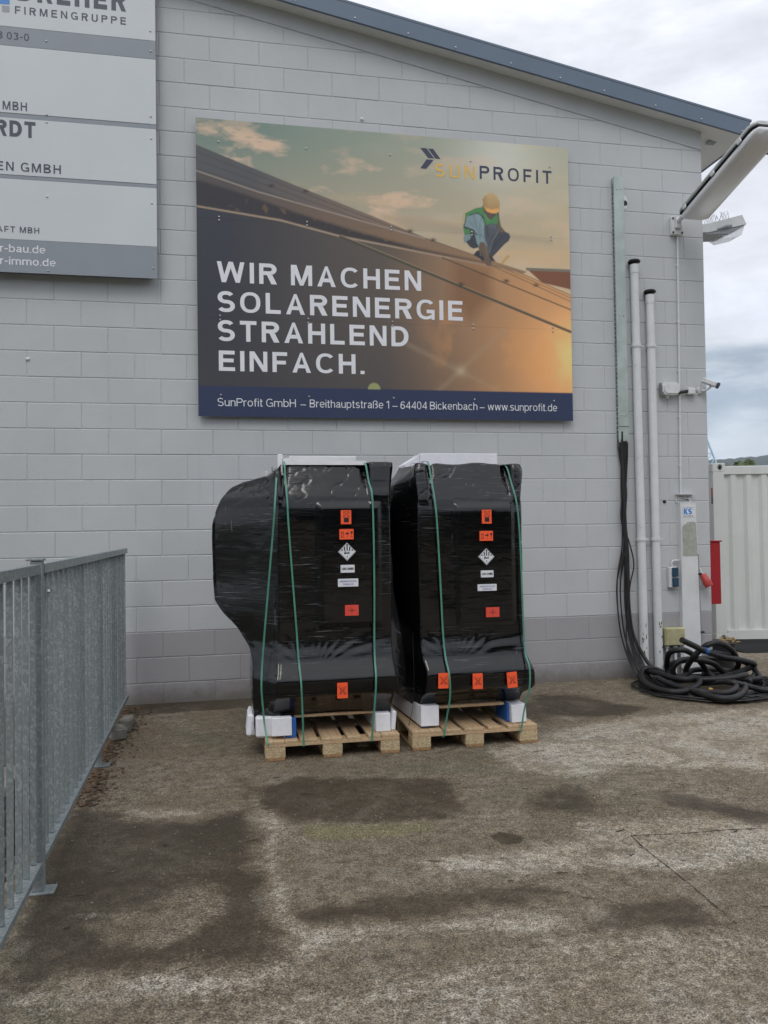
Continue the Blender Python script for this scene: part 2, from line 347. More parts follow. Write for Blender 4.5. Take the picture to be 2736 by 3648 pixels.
def ground_mat(name, attr=True):
    m, t, b = nt(name); v = coords(t, kind='World')
    fine_ = noise(t, v, 60, 8, 0.82); mid = noise(t, v, 13, 7, 0.75, 0.3); low = noise(t, v, 1.6, 5, 0.6, 0.5); blot = noise(t, v, 3.6, 7, 0.72, 0.8)
    c = mix(t, rampf(t, mid, 0.36, 0.64), (0.082, 0.068, 0.050), (0.215, 0.188, 0.145))
    c = mix(t, rampf(t, low, 0.38, 0.66, 0, 0.6), c, (0.115, 0.090, 0.058))
    olive = noise(t, v, 0.9, 6, 0.7, 0.8); c = mix(t, rampf(t, olive, 0.50, 0.68, 0, 0.55), c, (0.085, 0.085, 0.055))
    c = mix(t, rampf(t, blot, 0.52, 0.66, 0, 0.45), c, (0.26, 0.245, 0.215))
    if attr:
        at = N(t, 'ShaderNodeAttribute'); at.attribute_name = 'stain'; s = N(t, 'ShaderNodeSeparateColor'); t.links.new(at.outputs['Color'], s.inputs[0])
        edge = mth(t, 'MULTIPLY', mth(t, 'SUBTRACT', noise(t, v, 5.5, 8, 0.75), 0.5), 1.25)
        wetf = mth(t, 'MULTIPLY', rampf(t, mth(t, 'ADD', s.outputs[0], edge), 0.30, 0.80), rampf(t, low, 0.3, 0.6, 0.7, 1.0))
        lfac = rampf(t, mth(t, 'ADD', s.outputs[1], mth(t, 'MULTIPLY', mth(t, 'SUBTRACT', noise(t, v, 20, 7, 0.8), 0.5), 2.2)), 0.35, 0.95)
        c = mix(t, mth(t, 'MULTIPLY', lfac, mth(t, 'MULTIPLY', rampf(t, blot, .36, .58, .35, 1), .95)), c, mix(t, rampf(t, low, .4, .6), (0.43, 0.415, 0.38), (0.39, 0.35, 0.29)))
        moss = rampf(t, mth(t, 'ADD', s.outputs[2], edge), 0.4, 0.9)
        c = mix(t, mth(t, 'MULTIPLY', moss, 0.45), c, (0.15, 0.16, 0.055))
    # pebbles showing through the worn cement skin
    vo = N(t, 'ShaderNodeTexVoronoi'); vo.inputs['Scale'].default_value = 62; vo.inputs['Randomness'].default_value = 1; t.links.new(v, vo.inputs['Vector'])
    sc_ = N(t, 'ShaderNodeSeparateColor'); t.links.new(vo.outputs['Color'], sc_.inputs[0])
    peb = rampf(t, vo.outputs['Distance'], 0.25, 0.5, 1, 0)
    worn = rampf(t, noise(t, v, 2.3, 5, .65), .30, .50)
    pebg = mth(t, 'MULTIPLY', mth(t, 'MULTIPLY', peb, rampf(t, sc_.outputs[1], 0.35, 0.55)), worn)
    pcol = mix(t, sc_.outputs[0], (0.050, 0.047, 0.041), (0.19, 0.165, 0.13))
    c = mix(t, mth(t, 'MULTIPLY', pebg, 0.85), c, pcol)
    c = mix(t, mth(t, 'MULTIPLY', rampf(t, fine_, 0.53, 0.64), 0.5), c, (0.42, 0.40, 0.36))
    c = mix(t, rampf(t, fine_, 0.48, 0.38, 0, 0.85), c, (0.045, 0.040, 0.032))
    vw = N(t, 'ShaderNodeTexVoronoi'); vw.inputs['Scale'].default_value = 24; t.links.new(v, vw.inputs['Vector'])
    sw = N(t, 'ShaderNodeSeparateColor'); t.links.new(vw.outputs['Color'], sw.inputs[0])
    gn = noise(t, v, 150, 2, 0.6); c = mix(t, 1.0, c, mix(t, rampf(t, gn, .36, .66), (.58, .56, .53), (1.80, 1.73, 1.60)), 'MULTIPLY')
    chipf = mth(t, 'MULTIPLY', rampf(t, vw.outputs['Distance'], 0.07, 0.12, 1, 0), rampf(t, sw.outputs[0], 0.80, 0.84))
    if attr:
        c = mix(t, mth(t, 'MULTIPLY', wetf, 0.93), c, mix(t, 1.0, mix(t, .45, c, (.12, .105, .08)), (0.36, 0.33, 0.28), 'MULTIPLY'))
        t.links.new(rampf(t, wetf, 0, 1, 0.85, 0.66), b.inputs['Roughness'])
    else: b.inputs['Roughness'].default_value = 0.85
    c = mix(t, mth(t, 'MULTIPLY', chipf, .8), c, (0.40, 0.38, 0.32))
    t.links.new(c, b.inputs['Base Color']); b.inputs['Specular IOR Level'].default_value = 0.3
    n1 = bump(t, None, mid, 0.006, 0.6); n2 = bump(t, None, peb, 0.002, 0.6, n1); bump(t, b, fine_, 0.005, 0.9, n2); return m
M['slab'] = ground_mat('stained_concrete'); M['ground'] = simple('far_ground', (0.10, 0.10, 0.07), 0.95, var=0.4, nscale=0.2)

def print_mat():
    m, t, b = nt('printed_billboard'); a = N(t, 'ShaderNodeAttribute'); a.attribute_name = 'print'
    v = coords(t, kind='World'); f = noise(t, v, 80, 3, .6)
    c = mix(t, mth(t, 'MULTIPLY', f, 0.06), a.outputs['Color'], (0.3, 0.3, 0.3)); t.links.new(c, b.inputs['Base Color'])
    b.inputs['Roughness'].default_value = 0.38; b.inputs['Specular IOR Level'].default_value = 0.35; return m
M['print'] = print_mat()

# numpy value noise -------------------------------------------------
_G = np.random.RandomState(3).rand(256, 256)
def vnoise(x, y):
    xi = np.floor(x).astype(int); yi = np.floor(y).astype(int); fx = x - xi; fy = y - yi
    fx = fx * fx * (3 - 2 * fx); fy = fy * fy * (3 - 2 * fy)
    g = lambda a, b: _G[a % 256, b % 256]
    return (g(xi, yi) * (1 - fx) * (1 - fy) + g(xi + 1, yi) * fx * (1 - fy) + g(xi, yi + 1) * (1 - fx) * fy + g(xi + 1, yi + 1) * fx * fy) * 2 - 1
def fbm(x, y, o=4, g=0.5):
    s = 0; a = 1.0; n = 0
    for i in range(o): s = s + a * vnoise(x * 2 ** i + 17.3 * i, y * 2 ** i + 5.1 * i); n += a; a *= g
    return s / n
def polymask(X, Y, poly, soft=0.01):
    """soft mask of a polygon (signed distance, smooth edge)"""
    P = np.array(poly, float); n = len(P); d = np.full(X.shape, 1e9); inside = np.zeros(X.shape, bool)
    for i in range(n):
        a = P[i]; b = P[(i + 1) % n]; e = b - a; wx = X - a[0]; wy = Y - a[1]
        tt = np.clip((wx * e[0] + wy * e[1]) / max(1e-12, e @ e), 0, 1)
        d = np.minimum(d, np.hypot(wx - e[0] * tt, wy - e[1] * tt))
        c = ((a[1] > Y) != (b[1] > Y)); 
        if abs(e[1]) > 1e-12: inside ^= c & (X < e[0] * (Y - a[1]) / e[1] + a[0])
    sd = np.where(inside, d, -d); return np.clip(0.5 + sd / (2 * soft), 0, 1)
def linemask(X, Y, pts, w, soft=0.004):
    P = np.array(pts, float); d = np.full(X.shape, 1e9)
    for i in range(len(P) - 1):
        a = P[i]; e = P[i + 1] - a; wx = X - a[0]; wy = Y - a[1]; tt = np.clip((wx * e[0] + wy * e[1]) / max(1e-12, e @ e), 0, 1)
        d = np.minimum(d, np.hypot(wx - e[0] * tt, wy - e[1] * tt))
    return np.clip(0.5 + (w / 2 - d) / (2 * soft), 0, 1)

def text(body, x0, x1, zb, cap, y, mat, parent, name='lettering', bold=0.0, spacing=1.0, flip=False):
    """flat lettering standing in the XZ plane, baseline zb, capital height cap, from x0 to x1"""
    cu = bpy.data.curves.new('tmp', 'FONT'); cu.body = body; cu.size = 1.0; cu.offset = bold; cu.space_character = spacing; cu.resolution_u = 4; cu.fill_mode = 'FRONT'
    to = bpy.data.objects.new('tmp', cu); col.objects.link(to)
    bpy.context.view_layer.update(); dg = bpy.context.evaluated_depsgraph_get()
    me = bpy.data.meshes.new_from_object(to.evaluated_get(dg)); bpy.data.objects.remove(to); bpy.data.curves.remove(cu)
    n = len(me.vertices); A = np.empty(n * 3); me.vertices.foreach_get('co', A); A = A.reshape(-1, 3)
    sx = (x1 - x0) / (A[:, 0].max() - A[:, 0].min()); sz = cap / (0.729 + 2 * bold)
    B = np.stack([x0 + (A[:, 0] - A[:, 0].min()) * sx, np.full(n, y), zb + (A[:, 1] + bold) * sz], 1)
    base = wpos(parent); org = np.array([(x0 + x1) / 2, y, zb]); me.vertices.foreach_set('co', (B - org).ravel()); me.name = name
    me.materials.clear(); me.materials.append(mat); me.update()
    o = bpy.data.objects.new(name, me); col.objects.link(o); o.parent = parent; o.location = Vector(org) - base
    return o
def strip(pts, t, closed=False):
    n = len(pts); L = []
    for i in range(n):
        a = pts[(i - 1) % n] if closed or i > 0 else pts[i]; b_ = pts[(i + 1) % n] if closed or i < n - 1 else pts[i]
        dx, dy = b_[0] - a[0], b_[1] - a[1]; l = math.hypot(dx, dy) or 1e-9
        L.append((-dy / l * t / 2, dx / l * t / 2))
    return [[(pts[i][0] + L[i][0], pts[i][1] + L[i][1]), (pts[i][0] - L[i][0], pts[i][1] - L[i][1]), (pts[(i + 1) % n][0] - L[(i + 1) % n][0], pts[(i + 1) % n][1] - L[(i + 1) % n][1]), (pts[(i + 1) % n][0] + L[(i + 1) % n][0], pts[(i + 1) % n][1] + L[(i + 1) % n][1])] for i in range(n if closed else n - 1)]
def arc(cx, cy, rx, ry, a0, a1, n=22, e=.86):
    out = []
    for k in range(n + 1):
        a = R(a0 + (a1 - a0) * k / n); c, s_ = math.cos(a), math.sin(a)
        out.append((cx + rx * math.copysign(abs(c) ** e, c), cy + ry * math.copysign(abs(s_) ** e, s_)))
    return out
def glyph(c, t):
    r = lambda x0, y0, x1, y1: [(x0, y0), (x1, y0), (x1, y1), (x0, y1)]
    h = t / 2; tv = t * 1.12; q = tv / 2; X = .735
    if c == 'I': return t, [r(0, 0, t, 1)]
    if c == 'L': return .58, [r(0, 0, t, 1), r(t, 0, .58, tv)]
    if c == 'E': return .62, [r(0, 0, t, 1), r(t, 0, .62, tv), r(t, 1 - tv, .61, 1), r(t, .5 - q + .02, .57, .5 + q + .02)]
    if c == 'F': return .58, [r(0, 0, t, 1), r(t, 1 - tv, .58, 1), r(t, .46 - q + .02, .53, .46 + q + .02)]
    if c == 'T': return .64, [r(.32 - h, 0, .32 + h, 1 - tv), r(0, 1 - tv, .64, 1)]
    if c == 'H': return .68, [r(0, 0, t, 1), r(.68 - t, 0, .68, 1), r(t, .52 - q, .68 - t, .52 + q)]
    if c == 'N': return .69, [r(0, 0, t * .96, 1), r(.69 - t * .96, 0, .69, 1), [(0, 1), (t * 1.12, 1), (.69, 0), (.69 - t * 1.12, 0)]]
    if c == 'M': w = .84; return w, [r(0, 0, t * .94, 1), r(w - t * .94, 0, w, 1), [(0, 1), (t * 1.35, 1), (w / 2 + h * .8, 0), (w / 2 - h * .8, 0)], [(w - t * 1.35, 1), (w, 1), (w / 2 + h * .8, 0), (w / 2 - h * .8, 0)]]
    if c == 'A': w = .74; return w, [[(0, 0), (t * 1.06, 0), (w / 2 + h * .6, 1), (w / 2 - h * .6, 1)], [(w, 0), (w - t * 1.06, 0), (w / 2 - h * .6, 1), (w / 2 + h * .6, 1)], r(.17, .22, w - .17, .22 + tv)]
    if c == 'W': w = 1.06; a = w / 4; return w, [[(a - h, 0), (a + h, 0), (t * 1.02, 1), (0, 1)], [(a - h, 0), (a + h, 0), (2 * a + h, 1), (2 * a - h, 1)], [(3 * a - h, 0), (3 * a + h, 0), (2 * a + h, 1), (2 * a - h, 1)], [(3 * a - h, 0), (3 * a + h, 0), (w, 1), (w - t * 1.02, 1)]]
    if c == 'O': return .78, strip(arc(.39, .5, .39 - h, .515 - q, 0, 360, 36)[:-1], t * .95, True)
    if c == 'C': return .72, strip(arc(.39, .5, .39 - h, .515 - q, 42, 318, 32), t * .95)
    if c == 'G': return .75, strip(arc(.39, .5, .39 - h, .515 - q, 42, 318, 32), t * .95) + [r(.75 - t * .8, 0, .75, .5), r(.42, .5 - tv, .75, .5)]
    if c == 'U': return .67, [r(0, .3, t, 1), r(.67 - t, .3, .67, 1)] + strip(arc(.335, .32, .335 - h, .335 - q, 180, 360, 20), t)
    if c in 'PR':
        P_ = [r(0, 0, t, 1)] + strip([(t, 1 - q), (.38, 1 - q)] + arc(.40, .72, .27 - h, .28 - q, 88, -88, 16, 1) + [(.38, .44 + q), (t, .44 + q)], tv)
        if c == 'P': return .64, P_
        return .68, P_ + [[(.47, 0), (.69, 0), (.50, .48), (.28, .48)]]
    if c == 'D': return .70, [r(0, 0, t, 1)] + strip([(t, 1 - q), (.30, 1 - q)] + arc(.30, .5, .40 - h, .5 - q, 88, -88, 20, .95) + [(.30, q), (t, q)], tv)
    if c == 'B': return .66, [r(0, 0, t, 1)] + strip([(t, 1 - q), (.36, 1 - q)] + arc(.38, .745, .24 - h, .255 - q, 88, -88, 12, 1) + [(t, .49 + q)], tv) + strip([(t, .53 - q), (.38, .53 - q)] + arc(.39, .265, .27 - h, .265 - q, 88, -88, 12, 1) + [(t, q)], tv)
    if c in 'Ss':
        H_ = 1.0 if c == 'S' else X; W_ = .66 if c == 'S' else .50; ry = (H_ + .02 - tv) / 4; cx = W_ / 2
        up_ = arc(cx, H_ + .01 - q - ry, (W_ * .94) / 2 - h, ry, 28, 262, 18, .9); dn = arc(cx, q - .01 + ry, W_ / 2 - h, ry, 82, -152, 18, .9)
        return W_, strip(up_ + dn, (t + tv) / 2)
    if c == 'K': return .70, [r(0, 0, t, 1), [(.70, 1), (.70 - t * 1.3, 1), (t * .5, .36), (t * .9, .12)], [(.72, 0), (.72 - t * 1.3, 0), (.22, .52), (.40, .66)]]
    if c == 'V': return .72, [[(.36 - h, 0), (.36 + h, 0), (t, 1), (0, 1)], [(.36 - h, 0), (.36 + h, 0), (.72, 1), (.72 - t, 1)]]
    if c == 'l': return t, [r(0, 0, t, 1)]
    if c == 'i': return t, [r(0, 0, t, X), r(0, 1 - tv, t, 1)]
    if c in 'nhm':
        top = 1 if c == 'h' else X; P_ = [r(0, 0, t, top)]; w = .53
        for k in range(2 if c == 'm' else 1):
            o_ = k * (w - t - .03); P_ += strip(arc(o_ + w / 2, X - .24, w / 2 - h, .24 - q, 175, 0, 14, .9) + [(o_ + w - h, 0)], t)
        return (w if c != 'm' else 2 * w - t - .03), P_
    if c == 'u': return .53, [r(.53 - t, 0, .53, X)] + strip([(h, X)] + arc(.265, .24, .265 - h, .24 - q, 180, 355, 14, .9), t)
    if c == 'r': return .33, [r(0, 0, t, X)] + strip([(h, X - .26), (h + .05, X - .14), (.22, X - q), (.33, X - q + .01)], t)
    if c in 'oecbdp':
        w = .58; cx = w / 2; ring = strip(arc(cx, X / 2, w / 2 - h, X / 2 + .008 - q, 0, 360, 28)[:-1], t * .98, True)
        if c == 'o': return w, ring
        if c == 'c': return .54, strip(arc(cx, X / 2, w / 2 - h, X / 2 + .008 - q, 45, 315, 24), t * .98)
        if c == 'e': return w, strip(arc(cx, X / 2, w / 2 - h, X / 2 + .008 - q, 0, 318, 26), t * .98) + [r(h, X / 2 - q * .8, w - t * .3, X / 2 + q * .8)]
        if c == 'b': return w, ring + [r(0, 0, t, 1)]
        if c == 'd': return w, ring + [r(w - t, 0, w, 1)]
        if c == 'p': return w, ring + [r(0, -.27, t, X)]
    if c == 'a': return .54, strip([(.04 + h, X - .2)] + arc(.27, X - .2, .23 - h, .2 - q, 160, 0, 12, .9) + [(.5 - h, .12), (.54 - h * .4, 0)], t) + strip([(.5 - h, .44), (.2, .385), (.0 + h, .25), (.02 + h, .12), (.15, q), (.34, .09), (.5 - h, .26)], tv * .9)
    if c == 't': return .31, [r(.08, .08, .08 + t, .95), r(0, X - tv, .30, X), r(.08, 0, .31, tv)]
    if c == 'f': return .31, [r(.08, 0, .08 + t, .86), r(0, X - tv, .30, X)] + strip([(.08 + h, .82), (.12 + h, .95), (.24, 1 - q), (.31, 1 - q)], t)
    if c == 'k': return .53, [r(0, 0, t, 1), [(.51, X), (.51 - t * 1.3, X), (t * .5, .24), (t * .9, .08)], [(.55, 0), (.55 - t * 1.3, 0), (.16, .36), (.28, .48)]]
    if c == 'w': w = .80; a = w / 4; return w, [[(a - h, 0), (a + h, 0), (t, X), (0, X)], [(a - h, 0), (a + h, 0), (2 * a + h, X), (2 * a - h, X)], [(3 * a - h, 0), (3 * a + h, 0), (2 * a + h, X), (2 * a - h, X)], [(3 * a - h, 0), (3 * a + h, 0), (w, X), (w - t, X)]]
    if c == '\u00df': return .60, [r(0, 0, t, .75)] + strip([(h, .72)] + arc(.29, .76, .29 - h, .25 - q, 180, -80, 16, 1) + [(.30, .54)], t) + strip([(.30, .55)] + arc(.33, .28, .27 - h, .28 - q, 88, -100, 14, 1), tv)
    if c == '1': return .33, [r(.33 - t, 0, .33, 1), [(0, .72), (.33 - t, .86), (.33 - t, 1), (0, .84)]]
    if c == '4': return .60, [r(.60 - t * 1.9, 0, .60 - t * .9, 1), r(0, .22, .60, .22 + tv), [(0, .22 + tv * .6), (t, .22 + tv * .6), (.60 - t * .9, 1), (.60 - t * 1.6, 1)]]
    if c == '6': return .56, strip(arc(.28, .31, .28 - h, .31 - q, 0, 360, 22, 1)[:-1], tv, True) + strip([(h, .34), (h + .02, .6), (.14, .86), (.3, 1 - q), (.46, .93), (.53 - h, .8)], (t + tv) / 2)
    if c == '.': return t, [r(0, 0, t, t)]
    if c == ' ': return .16, []
    if c == '-': return .3, [r(0, .33, .3, .33 + tv)]
    if c == '0': return .56, strip(arc(.28, .5, .28 - h, .51 - q, 0, 360, 28)[:-1], t * .95, True)
    if c == '3': return .56, strip(arc(.27, .74, .27 - h, .26 - q, 150, -88, 14, 1), tv) + strip(arc(.27, .27, .29 - h, .27 - q, 88, -150, 14, 1), tv)
    if c == '8': return .56, strip(arc(.28, .75, .25 - h, .25 - q, 0, 360, 18, 1)[:-1], tv, True) + strip(arc(.28, .275, .28 - h, .275 - q, 0, 360, 18, 1)[:-1], tv, True)
    raise KeyError(c)
def caps(body, x0, x1, zb, cap, y, mat, parent, t=.165, gap=.20):
    """capital lettering built from strokes, every letter a part of its own mesh set, fitted between x0 and x1"""
    gl = [glyph(c, t) for c in body]; tot = sum(g[0] for g in gl) + gap * (len(body) - 1); sx = (x1 - x0) / tot; x = 0.0; mb = MB()
    for w, P_ in gl:
        for i, p in enumerate(P_):
            mb.poly([(x0 + (x + a) * sx, zb + b_ * cap) for a, b_ in p], y - .00012 * (i % 4))
        x += w + gap
    return mb.build('lettering', mat, parent)
def grid_mesh(name, P, nu, nv, mat, parent=None, smooth=True, closed_u=False, attr=None, origin=(0, 0, 0)):
    """P (nv*nu,3) row-major"""
    base = wpos(parent) if parent else Vector((0, 0, 0)); org = np.array(origin)
    idx = np.arange(nu * nv).reshape(nv, nu)
    if closed_u: idx = np.hstack([idx, idx[:, :1]])
    f = np.stack([idx[:-1, :-1], idx[:-1, 1:], idx[1:, 1:], idx[1:, :-1]], -1).reshape(-1, 4)
    me = bpy.data.meshes.new(name); me.vertices.add(len(P)); me.vertices.foreach_set('co', (P - org).ravel().astype(np.float32))
    me.loops.add(f.size); me.loops.foreach_set('vertex_index', f.ravel().astype(np.int32)); me.polygons.add(len(f))
    me.polygons.foreach_set('loop_start', np.arange(0, f.size, 4, dtype=np.int32))
    if smooth: me.polygons.foreach_set('use_smooth', np.ones(len(f), bool))
    me.update(calc_edges=True); me.materials.append(mat)
    if attr:
        a = me.color_attributes.new(attr[0], 'FLOAT_COLOR', 'POINT'); C4 = np.ones((len(P), 4), np.float32); C4[:, :3] = attr[1]; a.data.foreach_set('color', C4.ravel())
    me.validate()
    o = bpy.data.objects.new(name, me); col.objects.link(o)
    if parent: o.parent = parent
    o.location = Vector(origin) - base
    return o

# ------------------------------------------------------------------ ground
def axis(a, b, step, lo, hi):
    c = list(np.arange(a, b + 1e-6, step)); d = step
    L = [a]; 
    while L[-1] > lo: d *= 1.5; L.append(max(lo, L[-1] - d))
    d = step; U = [c[-1]]
    while U[-1] < hi: d *= 1.5; U.append(min(hi, U[-1] + d))
    return np.array(L[:0:-1] + c + U[1:])
gx = axis(-6.42, 1.0, 0.03, -6.43, 90); gy = axis(-6.4, 0.4, 0.03, -40, 110)
GX, GY = np.meshgrid(gx, gy)
S_wet_dark = [([(-6.34, -3.03), (-6.01, -3.29), (-5.59, -3.43), (-5.29, -3.22), (-5.25, -3.59), (-5.24, -4.17), (-5.22, -4.67), (-5.17, -4.96), (-5.23, -5.06), (-5.43, -5.01), (-5.73, -5.04), (-5.97, -5.01), (-6.18, -5.05), (-6.24, -4.91), (-6.3, -4.61), (-6.33, -4.5), (-6.34, -4.35), (-6.38, -3.8)], .13, .95),
 ([(-5.22, -2.83), (-4.91, -2.72), (-4.36, -2.89), (-3.92, -2.94), (-3.96, -3.42), (-3.99, -3.66), (-4.12, -3.75), (-4.52, -3.69), (-5.07, -3.6), (-5.18, -3.33)], .10, .95),
 ([(-4.02, -4.01), (-3.92, -3.96), (-3.83, -4.05), (-3.87, -4.13), (-3.97, -4.14)], .015, 1.0),
 ([(-3.49, -3.35), (-3.22, -3.24), (-3.12, -3.44), (-3.13, -3.79), (-3.26, -3.92), (-3.5, -3.82), (-3.78, -3.79)], .12, .72),
 ([(-2.73, -3.49), (-2.58, -3.57), (-2.41, -3.84), (-2.2, -4.1), (-2.3, -4.35), (-2.59, -4.23), (-2.66, -3.98), (-2.85, -3.81)], .1, .8),
 ([(-3.59, -4.29), (-3.37, -4.24), (-3.24, -4.37), (-3.32, -4.46), (-3.55, -4.42)], .06, .6),
 ([(-5.11, -4.84), (-5.12, -4.65), (-4.7, -4.58), (-4.28, -4.60), (-4.0, -4.58), (-3.88, -4.75), (-4.02, -4.82), (-4.32, -4.79), (-4.55, -4.85), (-4.75, -4.84)], .09, .85),
 ([(-3.95, -5.07), (-3.74, -4.92), (-3.35, -4.87), (-3.29, -5.22), (-3.56, -5.21), (-3.9, -5.18)], .07, .7),
 ([(-6.4, 0.1), (-5.21, 0.1), (-2.9, 0.1), (-2.9, -.25), (-5.22, -0.42), (-6.4, -0.5)], .06, .85),
 ([(-2.38, -0.55), (-1.98, -0.66), (-1.6, -1.4), (-1.85, -1.63), (-2.36, -1.59), (-2.72, -1.4)], .1, .8),
 ([(-3.0, -1.2), (-2.2, -.5), (-1.9, -.6), (-2.5, -1.6), (-3.0, -1.9)], .1, .6),
 ([(-5.15, -2.2), (-3.0, -2.2), (-3.0, -1.1), (-5.15, -1.1)], .08, .6),  # darker rectangle covering the footprint of both pallets
 ([(-1.3, -0.2), (0.2, -0.1), (0.1, -1.3), (-0.9, -1.5), (-1.35, -1.0)], .1, .6),  # darker patch beneath the cable coil
 ([(-5.35, -2.6), (-5.2, -2.6), (-5.2, -3.3), (-5.35, -3.3)], .06, .6)]
S_dry = [([(-5.62, -4.3), (-5.43, -4.26), (-5.39, -4.54), (-5.5, -4.81), (-5.66, -4.89), (-5.92, -4.83), (-6.03, -4.61), (-5.89, -4.49)], .07, .55),
 ([(-6.06, -4.48), (-5.94, -4.44), (-5.86, -4.5), (-5.88, -4.58), (-5.97, -4.6)], .04, .35)]
S_lite = [([(-5.24, -3.01), (-5.17, -3.04), (-5.10, -3.61), (-5.15, -4.18), (-5.12, -4.45), (-5.06, -4.65), (-5.09, -4.84), (-4.75, -4.86), (-4.33, -4.82), (-4.02, -4.86), (-3.95, -5.07), (-4.13, -5.12), (-4.49, -5.0), (-4.77, -4.98), (-5.13, -5.1), (-5.17, -4.96), (-5.22, -4.67), (-5.24, -4.17), (-5.24, -3.59)], .07, .72),
 ([(-6.14, -3.1), (-5.9, -3.12), (-5.54, -3.2), (-5.56, -3.38), (-5.86, -3.33), (-6.07, -3.22)], .06, .65),
 ([(-5.99, -5.04), (-5.65, -5.05), (-5.39, -5.05), (-5.2, -5.07), (-5.0, -5.2), (-5.59, -5.25), (-5.92, -5.26), (-6.2, -5.2), (-6.2, -5.1)], .07, .72),
 ([(-2.86, -1.9), (-1.9, -1.6), (2.0, -1.6), (2.0, -3.4), (-1.87, -3.45), (-2.59, -3.05), (-3.04, -3.27), (-3.57, -2.97), (-3.5, -2.4)], .15, .78),
 ([(-3.43, -3.9), (-2.2, -4.1), (-2.0, -4.31), (-2.0, -4.8), (-3.27, -4.74), (-3.56, -4.62), (-4.4, -4.49), (-4.5, -4.2), (-3.57, -4.16)], .1, .70),
 ([(-5.3, -5.35), (-4.2, -5.1), (-3.0, -5.25), (-3.0, -6.4), (-6.4, -6.4), (-6.4, -5.3)], .1, .56),
 ([(-6.0, -0.7), (-5.3, -0.7), (-5.3, -1.1), (-5.9, -1.3)], .1, .5),
 ([(-5.6, -4.35), (-5.45, -4.3), (-5.4, -4.6), (-5.6, -4.75)], .05, .45),
 ([(-1.9, -1.7), (-0.6, -1.55), (0.6, -1.5), (0.5, -2.2), (-1.7, -2.4)], .1, .25),
 ([(-6.06, -4.5), (-5.94, -4.46), (-5.86, -4.5), (-5.88, -4.55), (-5.97, -4.57)], .03, .6)]
S_moss = [([(-5.06, -3.64), (-4.53, -3.7), (-4.2, -3.8), (-4.32, -3.9), (-4.55, -3.9), (-5.01, -3.9)], .06, .9), ([(-5.0, -4.2), (-4.4, -4.1), (-4.4, -4.5), (-5.0, -4.4)], .15, .45)]
wob = 0.09
WX = GX + wob * fbm(GX * 3.5, GY * 3.5, 5, .6); WY = GY + wob * fbm(GX * 3.5 + 40, GY * 3.5 + 9, 5, .6)
core = (GX < 2.2) & (GY < 0.6) & (GY > -6.6)
def acc(lst):
    out = np.zeros(GX.shape)
    for poly, soft, a in lst: out[core] = np.maximum(out[core], polymask(WX[core], WY[core], poly, soft) * a)
    return out
wet = np.maximum(0, acc(S_wet_dark) - acc(S_dry)); lite = acc(S_lite); moss = acc(S_moss)
lite = np.where(core, np.maximum(lite, .34 * np.clip((GX + 4.3) / 1.5, 0, 1)), 0.6)
H = 0.004 * fbm(GX * 1.3, GY * 1.3, 3) * np.where(core, 1, 0)
gp = np.stack([GX, GY, H], -1).reshape(-1, 3)
slab = grid_mesh('concrete_yard', gp, len(gx), len(gy), M['slab'], attr=('stain', np.stack([wet, lite, moss], -1).reshape(-1, 3)))
tag(slab, kind='structure')
# cracks and joint lines of the slab, as slightly sunken-looking thin dark fillets
ck = MB()
for pts in ([(-3.26, -4.2), (-3.28, -4.39), (-3.285, -4.66), (-3.29, -4.81), (-3.3, -4.98), (-3.31, -5.19)], [(-3.26, -4.2), (-2.97, -4.24), (-2.69, -4.25), (-2.3, -4.3)]):
    sp = smooth_pts([(a, b, 0.0045) for a, b in pts], 14); 
    for i in range(len(sp) - 1):
        w = 0.0016 + 0.0035 * random.random() ** 2; a, b2 = sp[i], sp[i + 1]; j = 0.004 * (random.random() - .5)
        dn = (b2 - a).normalized(); nn = Vector((-dn.y, dn.x, 0)) * w
        ck.add([a + nn, a - nn, b2 - nn, b2 + nn], [(0, 1, 2, 3)] if nn.x * dn.y - nn.y * dn.x < 0 else [(3, 2, 1, 0)])
tag(ck.build('slab_crack', M['soil']), kind='structure')
ed = MB(); ed.box(-6.45, -6.432, -40, 110, -0.55, 0.0); tag(ed.build('slab_edge', M['stone']), kind='structure')
gb = MB(); gb.box(-5000, 5000, -5000, 5000, -0.62, -0.5); tag(gb.build('ground', M['ground']), kind='structure')
# leaves and stone chips lying on the slab
def scatter(name, n, fn, mat, size, flat=0.35, seed=1, **tg):
    rnd = random.Random(seed); mb = MB()
    for i in range(n):
        x, y, z = fn(rnd); s = size * rnd.uniform(0.5, 1.4); a = rnd.uniform(0, 6.28); ti = rnd.uniform(-.5, .5)
        Mx = Matrix.Translation((x, y, z + s * flat * .45)) @ Matrix.Rotation(a, 4, 'Z') @ Matrix.Rotation(ti, 4, 'X')
        mb.box(-s / 2, s / 2, -s * .35, s * .35, -s * flat / 2, s * flat / 2, s * min(flat, .35) * .3, 0, Mx)
    o = mb.build(name, mat); return tag(o, **tg)
scatter('leaf_litter', 900, lambda r: (-6.36 + abs(r.gauss(0, .10)), r.uniform(-3.0, -0.1), 0.002), M['leafb'], 0.022, 0.12, 2, label='dead brown leaves and grit along the foot of the railing', cat='leaf litter', kind='stuff')
scatter('stone_chips', 260, lambda r: (r.uniform(-6.3, -2.2), r.uniform(-5.7, -2.4), 0.003), M['foam'] if False else M['stone'], 0.008, 0.5, 3, label='tiny pale stone chips scattered over the wet concrete', cat='stone chips', kind='stuff')
